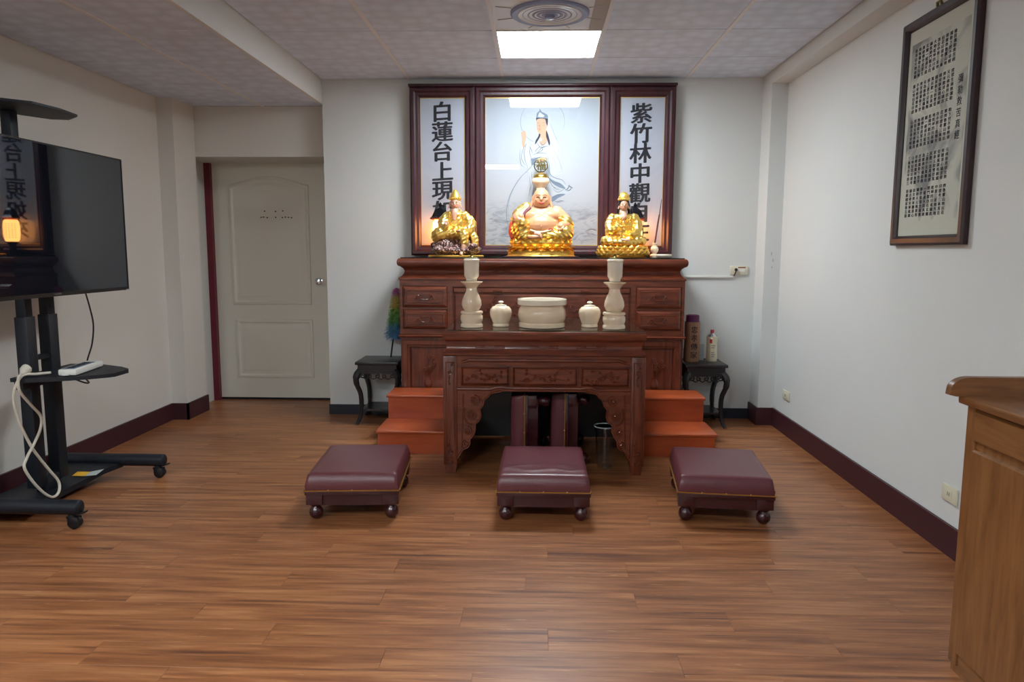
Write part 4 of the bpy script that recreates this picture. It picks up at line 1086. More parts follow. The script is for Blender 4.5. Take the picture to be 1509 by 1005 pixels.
l = blob([('c',[(-0.205,-0.02,Z0+0.11),(-0.212,-0.035,Z0+0.05),(-0.20,-0.05,Z0+0.01)],[0.012,0.016,0.014])],0.004,2); link('robe_lining', l, M_robe_red, bu)
l = MB().tube(crv([(-0.075,-0.035,Z0+0.215),(-0.108,-0.052,Z0+0.185),(-0.125,-0.062,Z0+0.150)],5),0.012,8); l.build('robe_collar', mat('robe_collar',(120,70,78),0.4), bu)
sl = blob([('c',[(0.145,-0.035,Z0+0.135),(0.178,-0.05,Z0+0.12),(0.195,-0.03,Z0+0.09)],[0.030,0.036,0.034])],0.005,3,fold); link('sleeve', sl, M_gold, bu)
belt = MB().tube(crv([(-0.075,-0.118,Z0+0.058),(-0.03,-0.128,Z0+0.045),(0.02,-0.128,Z0+0.046),(0.07,-0.120,Z0+0.062)],5),0.008,8); belt.build('belt', mat('belt_cream',(222,196,160),0.4), bu)
bd = MB()
for k in range(13): bd.ell((0.048+0.006*k,-0.128+0.0006*k,Z0+0.058+0.010*math.sin(k*0.5)),(0.0042,)*3,7,5)
for k in range(5): bd.ell((0.118,-0.132,Z0+0.06-0.006*k),(0.004,)*3,7,5)
tag(bd.build('prayer_beads', M_lip, bu), kind='stuff')
hand(bu, (-0.138,-0.112,Z0+0.150), M_skin, 0.024, (0.15,-0.6,-0.6), 0.5, 1)
hand(bu, (0.135,-0.118,Z0+0.085), M_skin, 0.023, (-0.3,-0.5,-0.7), 0.6, -1)
MB().lathe([(0.0,-0.03),(0.022,-0.028),(0.034,-0.012),(0.034,0.010),(0.026,0.022),(0.0,0.026)],20,(-0.126,-0.134,Z0+0.108)).build('gold_ingot', M_gold, bu)
ft = blob([('c',[(-0.080,-0.128,Z0+0.012),(-0.05,-0.140,Z0+0.012),(-0.015,-0.140,Z0+0.015)],[0.015,0.015,0.012])]+[('e',(-0.004,-0.142+0.006*k,Z0+0.018+0.002*k),(0.006,0.005,0.006)) for k in range(-2,3)],0.003,2); link('foot', ft, M_skin, bu)
ft = blob([('c',[(-0.035,-0.135,Z0+0.035),(-0.01,-0.142,Z0+0.028),(0.0,-0.142,Z0+0.008)],[0.016,0.014,0.010])],0.003,2); link('foot', ft, M_skin2, bu)
head_parts(bu, (0,-0.012,Z0+0.278), 0.059, M_skin, 1.5, 1.16, 'smile')

# --- left: monk in pointed hat sitting on a rock
K3 = 0.000572
jg = thing('monk_statue', 'gold-robed monk statue with pointed hat seated on a dark rock, left on the altar', 'statue', (-0.565,5.160,ZA))
MB().lathe([(0.192,0.0),(0.195,0.003),(0.195,0.012),(0.190,0.015),(0.0,0.015)],40,sy=0.68).build('base_plate', M_gold2, jg, 40)
rd = random.Random(12)
rk = blob([('e',(0,0.01,0.05),(0.165,0.105,0.060)),('e',(-0.07,0.0,0.09),(0.085,0.085,0.055)),('e',(0.05,0.02,0.09),(0.11,0.085,0.05)),('e',(0,0,0.048),(0.180,0.118,0.034))]+[('e',(rd.uniform(-0.16,0.16),rd.uniform(-0.10,0.02),rd.uniform(0.04,0.085)),(0.03,0.03,0.022)) for k in range(24)],0.006,1)
for v in rk.vertices: v.co.z = max(v.co.z, 0.010)
link('rock', rk, M_rock, jg)
fold2 = lambda co: 0.0013*math.sin(co.x*190+math.sin(co.z*40)*2.0)+0.0012*math.sin(co.z*230-co.x*120)
rb = blob([('e',(-0.005,0.01,0.235),(0.080,0.058,0.085)), ('e',(-0.01,-0.01,0.165),(0.125,0.080,0.045)), ('c',[(-0.06,0.0,0.285),(-0.086,-0.02,0.24),(-0.075,-0.06,0.20),(-0.055,-0.08,0.215)],[0.034,0.040,0.032,0.022]),
   ('c',[(0.06,0.0,0.285),(0.098,-0.01,0.235),(0.085,-0.05,0.185),(0.05,-0.075,0.180)],[0.036,0.046,0.040,0.024]), ('c',[(-0.03,-0.02,0.165),(-0.110,-0.055,0.165),(-0.135,-0.045,0.140)],[0.045,0.046,0.036]),
   ('c',[(0.02,-0.02,0.165),(0.060,-0.080,0.155),(0.070,-0.092,0.10)],[0.045,0.042,0.030]), ('c',[(0.095,-0.02,0.19),(0.128,-0.03,0.13),(0.142,-0.05,0.075)],[0.030,0.034,0.022]), ('e',(-0.005,0.0,0.295),(0.062,0.045,0.030)),('e',(-0.005,0.014,0.318),(0.046,0.030,0.022))],0.0048,3,fold2)
link('robe', rb, M_gold, jg)
ck = blob([('c',[(-0.005,-0.012,0.335),(-0.005,-0.028,0.30),(-0.008,-0.042,0.262)],[0.026,0.027,0.013])],0.003,3); link('chest', ck, M_skin2, jg)
ls = blob([('c',[(0.068,-0.098,0.115),(0.064,-0.104,0.075),(0.052,-0.108,0.035),(0.048,-0.125,0.022)],[0.016,0.018,0.013,0.012])],0.003,2); link('leg', ls, M_skin2, jg)
bd = MB(); C = crv([(-0.038,-0.03,0.31),(-0.040,-0.055,0.26),(-0.020,-0.066,0.222),(0.005,-0.068,0.218),(0.030,-0.062,0.24),(0.036,-0.052,0.28),(0.034,-0.03,0.31)],5)
for p in C: bd.ell(p,(0.0042,)*3,7,5)
tag(bd.build('bead_necklace', M_gold2, jg), kind='stuff')
hand(jg,(-0.060,-0.092,0.225),M_skin2,0.015,(0.2,-0.3,1),0.3,1)
hand(jg,(0.035,-0.092,0.182),M_skin2,0.015,(-1,-0.4,0.1),0.5,-1)
fan = MB().prism([(-0.035,0.0),(0.02,-0.012),(0.055,-0.004),(0.062,0.010),(0.02,0.022),(-0.03,0.014)],-0.004,0.0,Matrix.Translation((0.065,-0.095,0.178))); fan.build('fan', M_gold2, jg)
h = head_parts(jg,(-0.003,-0.012,0.372),0.036,M_skin2,0.9,1.0,'smile')
MB().lathe([(0.038,0.0),(0.040,0.006),(0.038,0.016),(0.037,0.022),(0.030,0.040),(0.018,0.060),(0.006,0.074),(0.0,0.078)],24,(-0.003,-0.008,0.392),sy=0.98).build('hat', M_gold2, jg)
ht = MB()
for k in range(9):
    a = -PI/2+(k-4)*0.36; ht.ell((-0.003+0.039*math.cos(a),-0.008+0.039*math.sin(a),0.404),(0.006,0.004,0.007),7,5)
tag(ht.build('hat_ornament', M_gold, jg), kind='stuff')

# --- right: crowned seated figure on lotus
gy = thing('crowned_goddess_statue', 'gold crowned meditating statue with black hair on layered golden lotus, right on the altar', 'statue', (0.600,5.165,ZA))
lb_ = MB().lathe([(0.165,0.0),(0.168,0.004),(0.150,0.012),(0.145,0.04),(0.150,0.078),(0.0,0.084)],36,sy=0.68).build('lotus_base', M_gold2, gy, 40)
pa = petal_mesh(0.054,0.040,0.018,0.006)
ring_petals(lb_, pa, M_gold2, 20, 0.148, 0.100, 0.050, 0.35)
ring_petals(lb_, pa, M_gold2, 20, 0.150, 0.102, 0.034, 0.62, 0.5)
ring_petals(lb_, pa, M_gold2, 20, 0.152, 0.103, 0.026, 0.95)
ring_petals(lb_, pa, M_gold2, 20, 0.148, 0.100, 0.026, 1.25, 0.5)
Z0 = 0.084
fold3 = lambda co: 0.0014*math.sin(co.x*210+math.sin(co.z*60)*1.5)+0.0010*math.sin(co.z*240)
rb = blob([('e',(0,0.005,Z0+0.030),(0.140,0.085,0.034)), ('c',[(-0.02,-0.04,Z0+0.035),(-0.115,-0.045,Z0+0.036),(-0.130,-0.01,Z0+0.026)],[0.032,0.036,0.03]), ('c',[(0.02,-0.04,Z0+0.035),(0.115,-0.045,Z0+0.036),(0.130,-0.01,Z0+0.026)],[0.032,0.036,0.03]),
   ('c',[(-0.10,-0.075,Z0+0.026),(0.02,-0.088,Z0+0.020),(0.09,-0.075,Z0+0.022)],[0.022,0.026,0.022]), ('e',(0,0.015,Z0+0.115),(0.078,0.055,0.10)),
   ('e',(0,0.01,Z0+0.19),(0.088,0.048,0.035)), ('c',[(-0.075,0.005,Z0+0.195),(-0.095,-0.005,Z0+0.14),(-0.085,-0.04,Z0+0.105),(-0.055,-0.07,Z0+0.12)],[0.030,0.036,0.030,0.020]),
   ('c',[(0.075,0.005,Z0+0.195),(0.098,-0.005,Z0+0.14),(0.085,-0.045,Z0+0.085),(0.05,-0.075,Z0+0.075)],[0.030,0.036,0.032,0.020]), ('c',[(-0.105,0.0,Z0+0.125),(-0.112,-0.01,Z0+0.06)],[0.022,0.014]), ('c',[(0.105,0.0,Z0+0.125),(0.108,-0.01,Z0+0.06)],[0.022,0.016])],0.0045,3,fold3)
for v in rb.vertices: v.co.z = max(v.co.z, Z0-0.003)
link('robe', rb, M_gold, gy)
nk = blob([('c',[(0,-0.005,Z0+0.240),(0,-0.012,Z0+0.212),(0,-0.026,Z0+0.192)],[0.022,0.026,0.024])],0.003,2); link('neck', nk, M_skin2, gy)
jw = MB(); rd = random.Random(4)
for k in range(11):
    a = PI+(k/10)*PI; jw.ell((0.045*math.cos(a),-0.045-0.004*math.sin(a),Z0+0.192+0.030*math.sin(a)),(0.006,0.005,0.006),7,5)
for k in range(26): jw.ell((rd.uniform(-0.05,0.05),-0.054,Z0+rd.uniform(0.125,0.185)),(0.0055,0.005,0.0055),7,5)
for s in (-1,1):
    for k in range(8): jw.ell((s*(0.055-0.002*k),-0.046-0.003*k,Z0+0.18-0.014*k),(0.004,)*3,7,5)
tag(jw.build('jewelled_collar', M_gold2, gy), kind='stuff')
bt = MB().tube(crv([(-0.06,-0.048,Z0+0.135),(0,-0.058,Z0+0.132),(0.06,-0.048,Z0+0.135)],5),0.006,8); bt.build('sash', M_gold2, gy)
hand(gy,(-0.050,-0.086,Z0+0.125),M_gold,0.014,(0.1,-0.2,1),0.3,1)
hand(gy,(0.040,-0.096,Z0+0.075),M_gold,0.014,(-0.8,-0.5,0.2),0.5,-1)
ft = blob([('c',[(-0.02,-0.098,Z0+0.04),(0.01,-0.106,Z0+0.036),(0.03,-0.104,Z0+0.034)],[0.010,0.011,0.008])],0.003,2); link('foot', ft, M_skin2, gy)
hc = (0,-0.012,Z0+0.278)
hr = blob([('e',(hc[0],hc[1]+0.010,hc[2]+0.010),(0.040,0.036,0.047)),('c',[(-0.034,0.0,hc[2]),(-0.038,0.006,hc[2]-0.04),(-0.042,0.01,hc[2]-0.075)],[0.012,0.012,0.010]),('c',[(0.034,0.0,hc[2]),(0.038,0.006,hc[2]-0.04),(0.042,0.01,hc[2]-0.075)],[0.012,0.012,0.010])],0.003,3)
link('hair', hr, M_hair, gy)
head_parts(gy,hc,0.0325,M_skin2,0.8,0.98,'calm')
cr = MB().lathe([(0.037,0.0),(0.040,0.006),(0.039,0.014),(0.036,0.030),(0.026,0.048),(0.012,0.058),(0.0,0.060)],22,(0,-0.004,hc[2]+0.030)); cr.build('crown', M_gold2, gy)
co_ = MB(); 
for k in range(11):
    a = -PI/2+(k-5)*0.3; r = 0.039
    for j in range(3): co_.ell((r*(1-0.12*j)*math.cos(a+0.15*j),-0.004+r*(1-0.12*j)*math.sin(a+0.15*j),hc[2]+0.038+0.014*j),(0.0055,0.0045,0.006),7,5)
tag(co_.build('crown_ornament', M_gold, gy), kind='stuff')

# --- tall alabaster lamp with pierced brass medallion behind the central statue
md = thing('medallion_lamp', 'tall alabaster lamp with pierced brass disc rising behind the central statue head', 'lamp', (0.026,5.352,ZA))
MB().lathe([(0.028,0.0),(0.028,0.02),(0.022,0.04),(0.022,0.30),(0.020,0.40),(0.019,0.47),(0.034,0.482),(0.031,0.492),(0.038,0.504),(0.056,0.525),(0.062,0.533),(0.063,0.552),(0.059,0.560),(0.050,0.562),(0.0,0.562)],32).build('stand', M_alab, md)
MB().lathe([(0.050,0.562),(0.053,0.566),(0.053,0.572),(0.048,0.584),(0.034,0.594),(0.014,0.600),(0.0,0.601)],24).build('brass_lid', M_brass, md)
rg = MB(); cz = 0.652; R_ = 0.047
rg.tube([(R_*math.cos(2*PI*k/28),0,cz+R_*math.sin(2*PI*k/28)) for k in range(29)],0.0042,7)
rg.tube([(-R_,0,cz+0.004),(R_,0,cz+0.004)],0.003,6); rg.tube([(0,0,cz-R_),(0,0,cz+R_)],0.003,6); rg.tube([(0,0,0.60),(0,0,0.61)],0.008,6)
rg.build('medallion_ring', M_brass_d, md)
o = link('medallion_character', text_mesh('福',0.072,0.03), M_brass_d, md); o.location = (0,-0.003,cz+0.001)
sm = o.modifiers.new('depth','SOLIDIFY'); sm.thickness = 0.004

# --- glowing lanterns behind the side statues
def lantern(label, x, y):
    t = thing('altar_lantern', label, 'lantern', (x,y,ZA), 0, 'glowing lanterns on the altar')
    MB().lathe([(0.044,0.0),(0.045,0.006),(0.040,0.016),(0.026,0.024),(0.022,0.075),(0.036,0.095),(0.046,0.102)],20).build('stand', M_black_l, t)
    sh = MB().lathe([(0.040,0.102),(0.049,0.120),(0.054,0.155),(0.054,0.215),(0.050,0.248),(0.042,0.262)],24).build('shade', M_lantern, t)
    tx = MB()
    for a in range(-3,4):
        for j in range(8):
            aa = -PI/2+a*0.36; z = 0.130+0.014*j; r = 0.0552
            tx.add([(r*math.cos(aa-0.05),r*math.sin(aa-0.05),z),(r*math.cos(aa+0.05),r*math.sin(aa+0.05),z),(r*math.cos(aa+0.05),r*math.sin(aa+0.05),z+0.006),(r*math.cos(aa-0.05),r*math.sin(aa-0.05),z+0.006)],[(0,1,2,3)])
    tag(tx.build('writing', M_lanttext, sh, 0), kind='stuff')
    MB().lathe([(0.044,0.262),(0.072,0.270),(0.078,0.277),(0.072,0.284)],6,sy=0.6).build('rim', M_copper, t)
    MB().lathe([(0.072,0.283),(0.062,0.292),(0.052,0.312),(0.042,0.334),(0.026,0.350),(0.012,0.356),(0.009,0.362),(0.013,0.372),(0.009,0.382),(0.0,0.394)],6,sy=0.62).build('roof', M_black_l, t, 20)
lantern('orange glowing lantern with black roof behind the monk statue', -0.697, 5.345)
lantern('orange glowing lantern with black roof behind the crowned statue', 0.703, 5.345)

# --- small vase with an incense stick, and a small dish
vs_ = thing('incense_vase', 'small white marble vase holding one long brown stick, right end of altar', 'vase', (0.825,5.20,ZA))
MB().lathe([(0.032,0.0),(0.034,0.004),(0.033,0.018),(0.026,0.024),(0.014,0.030),(0.024,0.042),(0.029,0.058),(0.024,0.074),(0.013,0.084),(0.014,0.092),(0.020,0.102),(0.018,0.104),(0.011,0.096)],24).build('vase', M_alab, vs_)
MB().tube([(0.0,0,0.09),(0.020,0.0,0.25),(0.028,0,0.30)],[0.006,0.0055,0.005],8).build('stick', M_incense, vs_)
MB().tube([(0.028,0,0.30),(0.040,0,0.405)],[0.0035,0.002],6).build('stick_tip', M_ink, vs_)
dsh = thing('small_dish', 'small white marble dish beside the incense vase on the altar', 'dish', (0.885,5.15,ZA))
MB().lathe([(0.034,0.0),(0.044,0.006),(0.050,0.018),(0.048,0.026),(0.042,0.024),(0.030,0.014),(0.0,0.012)],26,sx=1.1).build('dish', M_alab2, dsh)

# ================================================================== TELEVISION ON ITS ROLLING STAND
sd = thing('tv_stand', 'black rolling television stand with shelf and casters by the left wall', 'tv stand', (0,0,0))
CXs = -2.445
for y in (3.41, 3.575):
    c = MB().box(CXs-0.03,CXs+0.03,y-0.033,y+0.033,0.09,0.93,0.004); c.box(CXs-0.024,CXs+0.024,y-0.026,y+0.026,0.90,1.886 if y<3.5 else 1.60,0.004)
    c.build('column', M_blackmetal, sd, 30)
MB().box(CXs-0.02,CXs+0.02,3.44,3.55,0.715,0.735).build('cross_bar', M_blackmetal, sd, 0)
MB().box(CXs-0.025,CXs+0.025,3.43,3.56,0.055,0.13,0.01).build('column_clamp', M_blackmetal, sd, 30)
# base plate: an arched bridge between the two feet
bp = MB()
prof = [(3.13,0.088),(3.25,0.082),(3.36,0.062),(3.49,0.056),(3.62,0.062),(3.74,0.082),(3.86,0.088)]
def xf(y):
    u = abs(y-3.49)/0.37; return -2.355+0.10*max(0,u-0.15)**1.3
vs = []; fs = []
for (y,z) in prof:
    vs += [(-2.62,y,z),(xf(y),y,z),(xf(y),y,z-0.028),(-2.62,y,z-0.028)]
n = len(prof)
for i in range(n-1):
    for c in range(4):
        d = (c+1)%4; fs.append((i*4+c,i*4+d,(i+1)*4+d,(i+1)*4+c))
fs += [(0,1,2,3),((n-1)*4+3,(n-1)*4+2,(n-1)*4+1,(n-1)*4)]
bp.add(vs,fs).build('base_plate', M_blackmetal, sd, 20)
MB().add([(-2.43,3.65,0.0705),(-2.36,3.65,0.0705),(-2.36,3.70,0.0785),(-2.43,3.70,0.0785)],[(0,1,2,3)]).build('warning_label', M_yellow, sd, 0)
MB().add([(-2.36,3.65,0.0705),(-2.305,3.66,0.0735),(-2.305,3.735,0.084),(-2.36,3.70,0.0785)],[(0,1,2,3)]).build('white_label', M_palelab, sd, 0)
for y in (3.115,3.865):
    f = MB().tube([(-2.66,y,0.098),(-2.06,y,0.098)],0.034,16)
    f.lathe([(0.034,0),(0.033,0.012),(0.026,0.018),(0,0.019)],16,M=Matrix.Translation((-2.06,y,0.098))@Matrix.Rotation(PI/2,4,'Y'))
    f.build('foot', M_blackmetal, sd, 40)
    for x in (-2.085,-2.62):
        k = MB().lathe([(0.014,0.07),(0.016,0.058),(0.010,0.05)],12,(x,y,0)); k.box(x-0.016,x+0.034,y-0.017,y-0.011,0.022,0.056,0.003); k.box(x-0.016,x+0.034,y+0.011,y+0.017,0.022,0.056,0.003); k.box(x-0.018,x+0.02,y-0.017,y+0.017,0.050,0.060)
        o = k.build('caster', M_blackplastic, sd, 30)
        Mx = Matrix.Translation((x+0.012,y,0.029))@Matrix.Rotation(PI/2,4,'X')
        MB().lathe([(0.0,-0.020),(0.020,-0.020),(0.027,-0.017),(0.029,0.0),(0.027,0.017),(0.020,0.020),(0.0,0.020)],20,M=Mx).build('wheel', M_blackplastic, o)
        MB().lathe([(0.018,-0.0215),(0.021,-0.0215),(0.021,-0.019),(0.018,-0.019)],18,M=Mx).build('wheel_ring', M_chrome, o)
        MB().box(x+0.02,x+0.072,y-0.014,y+0.014,0.054,0.062,0.003,Matrix.Translation((x,y,0.05))@Matrix.Rotation(-0.3,4,'Y')@Matrix.Translation((-x,-y,-0.05))).build('brake_lever', M_blackplastic, o, 30)
        for q in (0.034,0.055): MB().ell((x+q,y-0.010,0.062+0.3*(q-0.02)),(0.004,0.004,0.003),8,5).build('rivet', M_chrome, o)
# shelf
def slab_xy(poly, z0, z1):
    n = len(poly); vs = [(x,y,z0) for x,y in poly]+[(x,y,z1) for x,y in poly]
    fs = [tuple(reversed(range(n))),tuple(range(n,2*n))]+[(i,(i+1)%n,(i+1)%n+n,i+n) for i in range(n)]
    return MB().add(vs,fs)
SZ = 0.655
pl = [(-2.44,3.275),(-2.36,3.265),(-2.24,3.30),(-2.12,3.365),(-2.055,3.42),(-2.04,3.445),(-2.04,3.56),(-2.055,3.585),(-2.12,3.64),(-2.24,3.70),(-2.36,3.73),(-2.44,3.72)]
slab_xy(pl, SZ-0.018, SZ).build('shelf', M_blackmetal, sd, 0)
MB().box(-2.44,-2.40,3.30,3.70,SZ-0.06,SZ-0.018).build('shelf_bracket', M_blackmetal, sd, 0)
# camera tray on the top of the columns
slab_xy([(-2.47,3.30),(-2.40,3.18),(-2.32,3.16),(-2.22,3.25),(-2.20,3.41),(-2.22,3.57),(-2.32,3.66),(-2.40,3.64),(-2.47,3.52)],1.886,1.896).build('camera_tray', M_blackmetal, sd, 0)

tv = thing('television', 'large flat black television on the rolling stand at the left edge', 'television', (-2.318,3.475,1.025), math.radians(-0.6))
TL, TH = 0.614, 0.722
MB().box(-0.036,-0.012,-TL+0.01,TL-0.01,0.004,TH-0.004,0.006).build('case', M_blackplastic, tv, 30)
MB().box(-0.07,-0.036,-0.30,0.30,0.12,0.52,0.01).build('wall_mount', M_blackmetal, tv, 30)
MB().frame(-TL,TL,0,TH,[(0,0.012),(0,-0.001),(0.007,-0.001),(0.007,0.012)],Matrix.Rotation(PI/2,4,'Z')).build('bezel', M_blackplastic, tv, 0)
MB().box(-0.012,-0.0015,-TL+0.006,TL-0.006,0.018,TH-0.006).build('screen', M_screen, tv, 0)
MB().box(-0.012,0.0,-TL+0.006,TL-0.006,0.004,0.018).build('chin', M_blackplastic, tv, 0)
MB().box(-0.001,0.001,-0.028,0.028,0.007,0.015).build('badge', M_chrome, tv, 0)
MB().box(-0.014,0.002,TL-0.03,TL+0.001,-0.002,0.004).build('corner_tape', M_palelab, tv, 0)

t = thing('power_strip', 'white power strip lying on the television stand shelf', 'power strip', (-2.235,3.49,SZ), math.radians(8))
MB().box(-0.042,0.042,-0.145,0.145,0.002,0.032,0.008).build('body', M_white_pl, t, 40)
MB().box(-0.026,0.026,-0.13,0.09,0.031,0.0335).build('socket_face', M_blue_pl, t, 0)
for k in range(4):
    MB().box(-0.016,0.016,-0.115+0.05*k,-0.085+0.05*k,0.033,0.0355,0.001).build('socket', M_dark, t, 0)
MB().box(-0.014,0.014,0.143,0.165,0.006,0.012).build('tab', M_white_pl, t, 0)
MB().box(-0.014,0.014,-0.165,-0.143,0.006,0.012).build('tab', M_white_pl, t, 0)

t = thing('white_power_cord', 'white power cord looped down the television stand column with its plug hanging', 'cord', (0,0,0))
pts = [(-2.31,3.37,SZ+0.012),(-2.34,3.32,SZ+0.014),(-2.375,3.262,SZ+0.012),(-2.40,3.235,0.58),(-2.395,3.25,0.46),(-2.385,3.30,0.33),(-2.375,3.345,0.25),(-2.36,3.385,0.18),(-2.345,3.42,0.115),(-2.335,3.40,0.068),(-2.335,3.345,0.062),(-2.35,3.28,0.13),(-2.36,3.215,0.24),(-2.365,3.24,0.285),(-2.375,3.31,0.335),(-2.385,3.375,0.39),(-2.385,3.385,0.45),(-2.382,3.32,0.52),(-2.38,3.25,0.60),(-2.378,3.245,SZ+0.005),(-2.376,3.268,SZ+0.022)]
MB().tube(crv(pts,8),0.0065,8).build('cable', M_cord_w, t)
pg = MB(); C = Vector((-2.375,3.285,SZ+0.036))
pg.tube([C+Vector((0,-0.02,-0.016)),C,C+Vector((0,0.016,0.006))],[0.010,0.022,0.024],12); pg.build('plug', M_cord_w, t)
for q in (-0.009,0.009): MB().box(C.x-0.002+q,C.x+0.002+q,C.y+0.014,C.y+0.038,C.z+0.004,C.z+0.009).build('prong', M_chrome, t, 0)
t = thing('tv_cable', 'thin black cable hanging from the television down to the shelf', 'cable', (0,0,0))
MB().tube(crv([(-2.345,3.74,1.022),(-2.335,3.75,0.95),(-2.325,3.755,0.86),(-2.335,3.75,0.76),(-2.355,3.735,0.68),(-2.37,3.735,0.62),(-2.33,3.66,0.595),(-2.24,3.55,0.588),(-2.22,3.48,0.60),(-2.25,3.43,0.632)],6),0.0042,7).build('cable', M_blackplastic, t)

# ================================================================== FRAMED SCRIPTURE ON THE RIGHT WALL
sc = thing('framed_scripture', 'tall dark-framed scripture of many small black characters on the right wall', 'picture', (XR,3.313,1.785), -PI/2)
MB().frame(-0.302,0.302,-0.504,0.504,[(0,-0.004),(0,-0.024),(0.010,-0.032),(0.030,-0.032),(0.040,-0.022),(0.044,-0.014),(0.044,-0.004)]).build('frame', M_frame2, sc, 30)
m = mat('scripture_paper',(186,187,174),0.8)
nt = m.node_tree; b = nt.nodes['Principled BSDF']; L = nt.links.new
tc = nt.nodes.new('ShaderNodeTexCoord'); n1 = nt.nodes.new('ShaderNodeTexNoise'); n1.inputs['Scale'].default_value = 4.5; n1.inputs['Detail'].default_value = 7; n1.inputs['Distortion'].default_value = 1.0
L(tc.outputs['Object'], n1.inputs['Vector']); r1 = nt.nodes.new('ShaderNodeValToRGB'); e = r1.color_ramp.elements
e[0].position = 0.46; e[0].color = (*lin((184,186,174)),1); e[1].position = 0.62; e[1].color = (*lin((128,130,128)),1); L(n1.outputs['Fac'], r1.inputs[0]); L(r1.outputs[0], b.inputs['Base Color'])
MB().box(-0.262,0.262,-0.012,-0.005,-0.464,0.464).build('backing', mat('scripture_mount',(184,186,172),0.8), sc, 0)
MB().box(-0.235,0.225,-0.0125,-0.012,-0.395,0.40).build('print', m, sc, 0)
MB().tube([(-0.055,-0.004,0.50),(-0.045,-0.012,0.53),(-0.02,-0.012,0.53),(-0.01,-0.004,0.50)],0.006,6).build('hanger', M_brass_d, sc)
SUT = ('佛說彌勒救苦經彌勒下世不非輕領寶齊魯靈山地拈花印證考三乘落在中原三星地大地乾坤四川省鑰匙開門觀自在玄關一竅通天庭'
       '真經傳世度眾生南無彌勒天元佛善男信女齊來聽清心誦念得安寧風調雨順國家泰五穀豐登萬民歡一念真誠感上蒼千災萬難化為塵')
SUT = (SUT*6)
cols = 11; rws = 7; idx = 0
z0s = [0.375,0.22,0.062,-0.10,-0.248]
for bi,zt in enumerate(z0s):
    grid = [[SUT[idx+(cols-1-c)*rws+r] for c in range(cols)] for r in range(rws)]; idx += 60
    body_ = '\n'.join(''.join(r) for r in grid)
    me = text_mesh(body_, 0.0205, 0.022, 0, True, 1.06, 1.65)
    xs_ = [v.co.x for v in me.vertices]; k = 0.335/(max(xs_)-min(xs_)); zs_ = [v.co.z for v in me.vertices]; kz = 0.128/(max(zs_)-min(zs_))
    for v in me.vertices: v.co.x *= k; v.co.z *= kz
    o = tag(link('text_block', me, M_inkblack, sc), kind='stuff'); o.location = (-0.038,-0.0132,zt-0.064)
for i,ch in enumerate('彌勒救苦真經'):
    o = link('title_character', text_mesh(ch,0.038,0.012), M_inkblack, sc); o.location = (0.182,-0.0132,0.165-0.0445*i)

# ------------------------------------------------------------------ wall sockets and trunking
def outlet(label, x, y, z, rz, wd=0.072, ht=0.115):
    t = thing('wall_socket', label, 'socket', (x,y,z), rz, 'cream wall sockets')
    MB().box(-wd/2,wd/2,-0.010,-0.0005,-ht/2,ht/2,0.003).build('plate', M_cream_pl, t, 30)
    i = MB().box(-wd*0.2,wd*0.2,-0.012,-0.009,-ht*0.24,ht*0.24,0.001).build('insert', M_cream_pl, t, 0)
    for s in (-1,1):
        MB().box(s*0.006-0.0012,s*0.006+0.0012,-0.0128,-0.0119,-0.008,0.008).build('slot', M_dark, i, 0)
    return t
outlet('cream wall socket low on the right wall near the far corner', XR,5.005,0.272,-PI/2, 0.125,0.062).rotation_euler
outlet('cream wall socket low on the right wall beside the wooden counter', XR,2.995,0.255,-PI/2, 0.108,0.068)
t = thing('wall_switch_socket', 'cream double socket with a black plug on the back wall right of the altar', 'socket', (1.488,YB,1.112))
MB().box(-0.062,0.068,-0.012,-0.0005,-0.032,0.032,0.003).build('plate', M_cream_pl, t, 30)
MB().box(0.0,0.045,-0.014,-0.011,-0.010,0.012,0.001).build('switch', M_white_pl, t, 0)
MB().box(-0.005,0.05,-0.0125,-0.0115,0.018,0.026).build('label', M_copper, t, 0)
MB().tube(crv([(-0.022,-0.03,0.008),(-0.024,-0.024,-0.012),(-0.030,-0.014,-0.032),(-0.034,-0.010,-0.040)],4),0.004,6).build('plug_cord', M_dark, t)
MB().ell((-0.022,-0.024,0.006),(0.012,0.014,0.012),10,6).build('plug', M_dark, t)
t = thing('cable_trunking', 'white cable trunking running along the back wall from altar to socket', 'trunking', (0,0,0))
MB().box(1.0,1.455,YB-0.014,YB-0.0005,1.058,1.072,0.002).build('trunking', M_white_pl, t, 30)
t = thing('wall_chip', 'small dark chips in the paint of the right corner column', 'mark', (1.66,5.2715,1.19))
for dx,dz,h in ((0.0,0.045,0.012),(0.012,0.0,0.010),(0.006,-0.05,0.006)):
    MB().box(dx-0.003,dx+0.003,-0.0008,0.0004,dz-h,dz+h).build('chip', M_stain, t, 0)

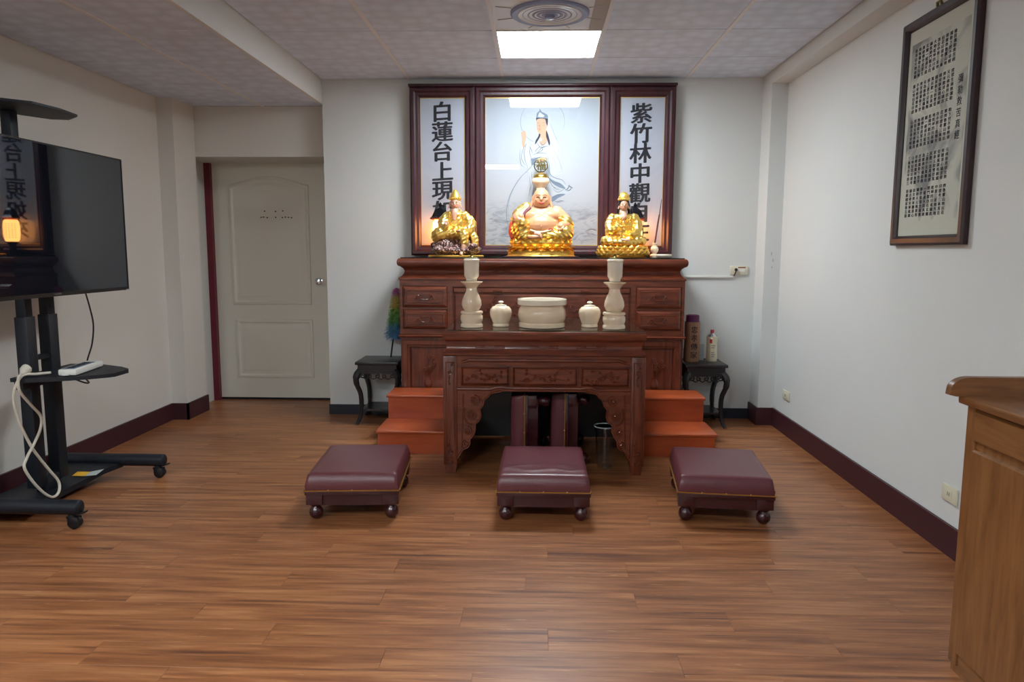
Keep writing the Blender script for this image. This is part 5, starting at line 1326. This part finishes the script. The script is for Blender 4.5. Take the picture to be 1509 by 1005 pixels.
# ================================================================== WOODEN COUNTER ON THE RIGHT
CX0, CX1, CY1, CY0 = 1.250, 1.705, 2.125, 0.75
cb = thing('wooden_counter', 'oak counter cabinet with raised end board at the right edge', 'cabinet', (0,0,0))
MB().box(CX0+0.012,CX1,CY0,CY1,0.0,0.815).build('carcass', M_oak, cb, 0)
MB().box(CX0+0.002,CX0+0.012,CY1-0.04,CY1+0.002,0.03,0.815,0.003).build('corner_post', M_oak, cb, 20)
MB().box(CX0-0.022,CX1,CY0-0.01,CY1+0.012,0.815,0.840,0.006).build('top', M_oak_h, cb, 30)
# end board with a rounded front corner
pol = [(CX0-0.058,0.842),(CX0-0.056,0.858)]+[(CX0-0.056+0.055*(1-math.cos(a)),0.858+0.036*math.sin(a)) for a in [PI/2*k/8 for k in range(1,9)]]+[(CX1,0.894),(CX1,0.838),(CX0-0.04,0.838)]
MB().prism(pol,CY1-0.012,CY1+0.014).build('end_board', M_oak_x, cb, 30)
pol2 = [(CX0-0.058,0.842),(CX0-0.056,0.858)]
yd = CY1-0.04
for w_ in (0,1):
    y1 = yd-w_*0.62; y0 = y1-0.615
    def pane_on_front(z0,z1,ya,yb_,h):
        mb = MB().panel(0,yb_-ya,z0,z1,0,h,0.005); 
        return mb, Matrix.Translation((CX0+0.012,yb_,0))@Matrix.Rotation(-PI/2,4,'Z')
    for nm,z0,z1,h in (('drawer',0.715,0.805,0.016),('bottom_rail',0.02,0.062,0.006)):
        mb,Mm = pane_on_front(z0,z1,y0,y1,h)
        mb.v = [tuple(Mm@Vector(p)) for p in mb.v]; mb.build(nm, M_oak_h, cb, 20)
    ym = y1-0.272
    for ya,yb_ in ((ym+0.001,y1),(y0,ym-0.001)):
        mb,Mm = pane_on_front(0.068,0.690,ya,yb_,0.014); mb.v = [tuple(Mm@Vector(p)) for p in mb.v]; o = mb.build('door', M_oak, cb, 20)
MB().box(CX0+0.022,CX0+0.03,CY0,CY1-0.03,0.0,0.012).build('toe_kick', M_dark, cb, 0)

if _fo: bpy.data.objects.remove(_fo)
